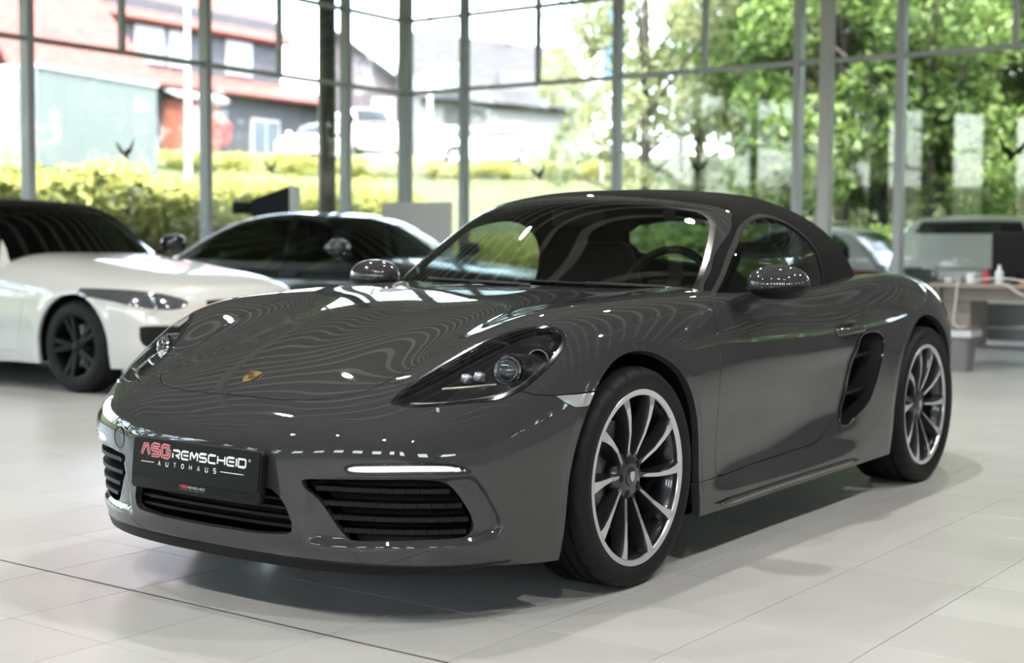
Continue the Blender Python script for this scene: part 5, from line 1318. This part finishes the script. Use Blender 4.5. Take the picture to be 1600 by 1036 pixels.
# white estate seen from behind, outside
PA_=dict(rw=.24,w=1.86,nose=-.88,tail=3.85,wb=2.82,R=.335,n=3.6,sill=.98,my=.92,
 hood=([-1.0,-.86,-.6,-.2,.3,.7,1.2,2.4,3.0,3.6,4.0],[.60,.70,.80,.88,.94,.98,1.0,1.02,1.03,1.02,1.0]),
 roof=([.25,.62,.95,1.35,1.7,2.3,3.0,3.35,3.55,3.75,3.95],[.76,.97,1.16,1.37,1.44,1.46,1.43,1.38,1.22,1.02,.8]),
 sidewin=[(.86,.95),(1.25,1.24),(1.6,1.35),(2.2,1.37),(2.9,1.33),(3.2,1.25),(3.25,1.05),(3.1,.98)],
 cuts=[('headlight',[(.50,.62),(.70,.67),(.86,.68),(.88,.64),(.80,.59),(.56,.575)],'xz','front',M_hl,.004),
  ('tail_light',[(.62,.97),(.88,.97),(.93,.90),(.90,.85),(.62,.86)],'xz','rear',M_red,.004),
  ('lower_tailgate',[(0,.97),(.60,.97),(.60,.845),(.92,.84),(.91,.60),(0,.60)],'xz','rear',mat('shaded_tailgate',(.05,.055,.06),rough=.3,coat=1),.004),  # shade across the lower tailgate, put into its dark grey colour
  ('rear_apron',[(0,.44),(.80,.44),(.84,.34),(.76,.22),(0,.22)],'xz','rear',M_blk,.004)])
pa=at_depth(1500,391,16.6)
c3,BF3,_=gen_car('estate_car','white estate car with shade painted on the lower tailgate outside the back windows, tail to the glass',(pa[0]-.55,pa[1]+3.65,-.045),math.radians(190),mat('bright_white_paint',(.88,.88,.87),rough=.3,coat=1,coat_rough=.02),PA_,h=.035,wheelmat=M_alu)
c3.scale=(1.06,1.06,1.06)
for k in range(4):
    o=MB().tube([(.048*math.cos(t),0,.048*math.sin(t)) for t in np.linspace(0,2*math.pi,17)],.007,6,cap=False).build('ring_emblem',M_chr,c3,smooth=True); o.location=(-.108+.072*k,3.845,.90)
MB().box((0,3.865,.76),(.52,.02,.11)).build('number_plate',M_wht,c3); MB().box((0,3.86,.835),(.7,.03,.022)).build('tailgate_strip',M_chr,c3,bevel=.004)
# white hatchback, side on
PH_=dict(w=1.76,nose=-.82,tail=3.25,wb=2.55,R=.315,n=3.2,sill=.95,my=.90,
 hood=([-1.0,-.82,-.5,-.1,.4,.8,1.2,2.4,3.0,3.4],[.60,.70,.82,.90,.96,.98,.99,1.0,1.0,.98]),
 roof=([.2,.55,.9,1.25,1.6,2.2,2.6,2.9,3.15,3.4],[.74,.95,1.16,1.36,1.44,1.45,1.40,1.26,1.02,.8]),
 sidewin=[(.8,.94),(1.2,1.24),(1.5,1.35),(2.0,1.37),(2.4,1.32),(2.65,1.18),(2.72,1.0),(2.5,.95)],
 cuts=[('headlight',[(.50,.66),(.70,.70),(.84,.72),(.86,.66),(.60,.62)],'xz','front',M_hl,.004),
  ('tail_light',[(.55,.98),(.84,.98),(.88,.85),(.80,.72),(.58,.76)],'xz','rear',M_red,.004),
  ('front_door',[(.62,1.1),(.60,.30),(1.60,.28),(1.62,1.1)],'yz','side',None,.005)])
pb=at_depth(1392,391,19.3)
c4,_,_=gen_car('hatchback','white hatchback parked side-on outside the back windows beside the estate car',(pb[0]-3.2,pb[1]+.5,-.045),math.radians(-90),M_cwhite,PH_,h=.04,wheelmat=M_alu)
# white van and cars far up the road
PV_=dict(w=1.95,nose=-.75,tail=4.1,wb=3.0,R=.33,n=4.0,sill=1.25,my=.7,
 hood=([-1.0,-.75,-.4,0,.4,4.2],[.8,1.0,1.15,1.25,1.3,1.3]),roof=([-.1,.2,.6,1.0,1.5,3.6,4.0,4.2],[1.1,1.35,1.7,1.95,2.02,2.0,1.85,1.4]),
 sidewin=[(.5,1.3),(.9,1.7),(1.6,1.75),(1.65,1.3)],cuts=[('headlight',[(.5,.85),(.85,.95),(.88,.8),(.6,.75)],'xz','front',M_hl,.004)])
pv_=at_depth(590,262,57); zg_=float(terrain(pv_[0],pv_[1]))
c5,_,_=gen_car('van','white van parked on the road below the dark slate house',(pv_[0],pv_[1],zg_-.02),math.radians(60),M_cwhite,PV_,h=.08); c5['category']='van'
p6=at_depth(472,262,51); c6=copy_tree(c4); c6.location=(p6[0],p6[1],float(terrain(p6[0],p6[1]))-.02); c6.rotation_euler=(0,0,math.radians(20)); c6['label']='white hatchback up the road beside the white van'
p7=at_depth(715,285,50); c7=copy_tree(c4); c7.location=(p7[0],p7[1],float(terrain(p7[0],p7[1]))-.02); c7.rotation_euler=(0,0,math.radians(-60)); c7['label']='white hatchback up the road in front of the white house'
# ---------------------------------------------------------------- desk corner, softbox, board
M_wood=mat('grey_oak_laminate',(.30,.26,.235),rough=.5,noise=.12,nscale=6)
dx,dy=-1.22,8.55
D=tag(empty('desk',(dx,dy,0)),'grey-brown wooden office desk by the back windows','desk')
MB().box((1.1,.42,.735),(2.2,.86,.035)).build('desk_top',M_wood,D,bevel=.004)
MB().box((.06,.45,.36),(.04,.74,.715)).build('side_panel',M_wood,D,bevel=.003); MB().box((2.14,.45,.36),(.04,.74,.715)).build('side_panel',M_wood,D,bevel=.003)
MB().box((.20,.40,.44),(.26,.5,.50)).build('drawer_unit',M_wood,D,bevel=.004)
MB().box((1.1,.12,.66),(2.0,.02,.11)).build('apron',M_wood,D)
mo=tag(empty('monitor',(dx+.95,dy+.45,.7525)),'black computer monitor on the desk, seen from behind','monitor')
MB().box((.02,0,.245),(1.10,.045,.40)).build('screen_housing',M_blk,mo,bevel=.01); MB().box((0,.03,.10),(.09,.04,.2)).build('stand',M_blk,mo); MB().box((0,.03,.008),(.30,.2,.016)).build('stand_foot',M_blk,mo,bevel=.004); MB().box((.02,.0255,.245),(1.06,.006,.36)).build('screen',mat('screen_dark',(.01,.01,.012),rough=.1),mo)
# waste bin
bn=tag(empty('waste_bin',(dx+.32,dy-.12,0)),'grey plastic waste bin in front of the desk','bin')
V=[];n=24
for r,z in((.115,0),(.15,.36),(.156,.36),(.156,.375),(.145,.375),(.110,.012)):
    for k in range(n):
        a=2*math.pi*k/n; c,s=math.cos(a),math.sin(a); q=4; rr=r/((abs(c)**q+abs(s)**q)**(1/q)); V.append((rr*c,rr*s,z))
F=[(i*n+k,i*n+(k+1)%n,(i+1)*n+(k+1)%n,(i+1)*n+k) for i in range(5) for k in range(n)]+[tuple(range(n))[::-1],tuple(range(5*n,6*n))]
MB().add(V,F).build('bin_body',mat('bin_grey',(.20,.20,.21),rough=.5),bn,smooth=True,angle=.6)
MB().add([(.15*c,.15*s,.36) for c,s in((-1,-1),(1,-1),(1,1),(-1,1))]+[(.155*c,.155*s,.30) for c,s in((-1,-1),(1,-1),(1,1),(-1,1))],[(i,(i+1)%4,(i+1)%4+4,i+4) for i in range(4)]).build('bin_liner',mat('bin_liner',(.6,.6,.6),rough=.4),bn)
# office chair
ch=tag(empty('office_chair',(dx+.85,dy+1.35,0)),'black swivel office chair with five-star base behind the desk','chair')
ch.rotation_euler=(0,0,.5)
MB().box((0,0,.48),(.50,.48,.09)).build('seat',M_int,ch,bevel=.03,smooth=True)
MB().box((0,.26,.82),(.46,.08,.56)).build('backrest',M_int,ch,bevel=.03,smooth=True)
MB().bar((0,.22,.46),(0,.30,.66),.06,.03).build('back_bar',M_blk,ch)
MB().lathe([(.028,.10),(.028,.30),(.045,.30),(.045,.44)],16).build('gas_column',M_blk,ch,smooth=True,angle=.6)
for k in range(5):
    a=2*math.pi*k/5; l_=MB().bar((0,0,.12),(.30*math.cos(a),.30*math.sin(a),.075),.05,.03).build('base_leg',M_blk,ch)
    MB().lathe([(.0001,-.02),(.026,-.02),(.03,-.012),(.03,.012),(.026,.02),(.0001,.02)],14,'y',(.30*math.cos(a),.30*math.sin(a),.03)).build('castor',M_blk,l_)
for s_ in(-1,1):
    arm=MB().box((s_*.29,0,.685),(.08,.28,.035)).build('armrest',M_int,ch,bevel=.012,smooth=True); MB().bar((s_*.28,.03,.47),(s_*.29,.03,.67),.05,.03).build('armrest_post',M_blk,arm)
# things on the desk
def small(nm,x,y,prof,m,label,cat):
    o=MB().lathe(prof,16).build(nm,m,smooth=True,angle=.6); o.location=(dx+x,dy+y,.7525); return tag(o,label,cat)
small('mug',.34,.12,[(.0001,0),(.035,0),(.040,.09),(.036,.09),(.032,.008),(.0001,.008)],M_wht,'white mug near the end of the desk','mug')
small('red_tin',.46,.15,[(.0001,0),(.028,0),(.03,.10),(.022,.115),(.0001,.115)],mat('red_tin',(.45,.03,.06),rough=.4),'small dark red tin on the desk before the monitor','tin')
small('spray_bottle',.58,.13,[(.0001,0),(.035,0),(.036,.10),(.015,.13),(.014,.165),(.0001,.165)],M_wht,'white plastic spray bottle on the desk before the monitor','bottle')
small('tape_roll',.80,.14,[(.028,0),(.05,0),(.05,.03),(.028,.03),(.028,0)],mat('orange_tape',(.7,.25,.03),rough=.5),'orange tape roll on the desk','tape roll')
small('pen_cup',.70,.2,[(.0001,0),(.035,0),(.035,.10),(.032,.10),(.032,.01),(.0001,.01)],M_blk,'black pen cup on the desk before the monitor','cup')
for k,(x,cl) in enumerate(((.14,(.5,.5,.52)),(.22,(.35,.34,.36)))):
    o=MB().box((0,0,.03),(.07,.09,.06)).build('small_box',mat('card_box_%d'%k,cl,rough=.6),bevel=.004); o.location=(dx+x,dy+.16,.7525); tag(o,('light' if k==0 else 'darker')+' grey little box at the end of the desk','box')
def cable(pts,label):
    tag(MB().tube(smooth_poly([(dx+a,dy+b,c) for a,b,c in pts],6,False).tolist(),.008,6).build('cable',mat('cable_white',(.68,.68,.66),rough=.4),smooth=True),label,'cable')
cable([(.36,.02,.765),(.52,-.012,.80),(.72,-.02,.80),(.95,-.02,.77),(1.2,-.01,.775),(1.6,.05,.765)],'white cable looping along the front edge of the desk top')
cable([(.62,.02,.762),(.70,-.02,.74),(.85,-.03,.66),(1.05,-.03,.67),(1.3,-.03,.72),(1.5,.0,.762)],'white cable sagging below the desk edge')
cable([(.27,.02,.762),(.265,-.02,.74),(.255,-.022,.60),(.24,-.02,.42),(.30,-.03,.37),(.36,-.06,.385)],'white cable hanging down the desk end into the bin')
# studio softbox on a stand
p=at_depth(420,322,16.3); so_=tag(empty('softbox',(p[0],p[1],0)),'black studio softbox on a thin stand behind the black sedan','studio light')
so_.rotation_euler=(0,0,CYAW)
so_.scale=(1.17,1.17,1.17); zc=float(p[2])/1.17; A=[(-.17,-.10),(-.17,.10),(-.17,.10),(-.17,-.10)]
b=MB(); b.add([(-.16,-.09,zc-.10),(-.16,.09,zc-.10),(-.16,.09,zc+.06),(-.16,-.09,zc+.06),(.255,-.28,zc-.32),(.255,.28,zc-.32),(.255,.28,zc+.19),(.255,-.28,zc+.19)],[(3,2,1,0),(0,1,5,4),(1,2,6,5),(2,3,7,6),(3,0,4,7)]).build('softbox_hood',mat('black_cloth',(.012,.013,.016),rough=.85),so_)
MB().box((.262,0,zc-.065),(.02,.58,.53)).build('diffuser',M_wht,so_); MB().box((-.26,0,zc-.02),(.2,.11,.12)).build('lamp_head',M_blk,so_,bevel=.02)
MB().lathe([(.014,.0),(.014,zc-.05)],10,'z',(-.10,0,0)).build('stand_pole',M_blk,so_)
for k in range(3): MB().bar((-.10,0,.45),(-.10+.4*math.cos(k*2.1),.4*math.sin(k*2.1),.01),.02,.02).build('stand_leg',M_blk,so_)
# white display board behind the sedan
p0=at_depth(598,330,16.8); p1=at_depth(706,330,16.4); zt=float(at_depth(650,316,16.6)[2]); w_=float(np.linalg.norm((p1-p0)[:2])); md=(p0+p1)/2
bd=tag(empty('display_board',(md[0],md[1],0),rz=math.atan2((p1-p0)[1],(p1-p0)[0])),'plain light grey display board standing behind the black sedan','board')
MB().box((0,0,zt-.45),(w_,.03,.9)).build('panel',mat('board_grey',(.66,.66,.66),rough=.5),bd,bevel=.004)
for s_ in(-1,1):
    MB().box((s_*w_*.42,0,zt/2-.4),(.03,.03,zt-.8)).build('board_leg',M_post,bd); MB().box((s_*w_*.42,0,.012),(.04,.45,.024)).build('board_foot',M_post,bd)
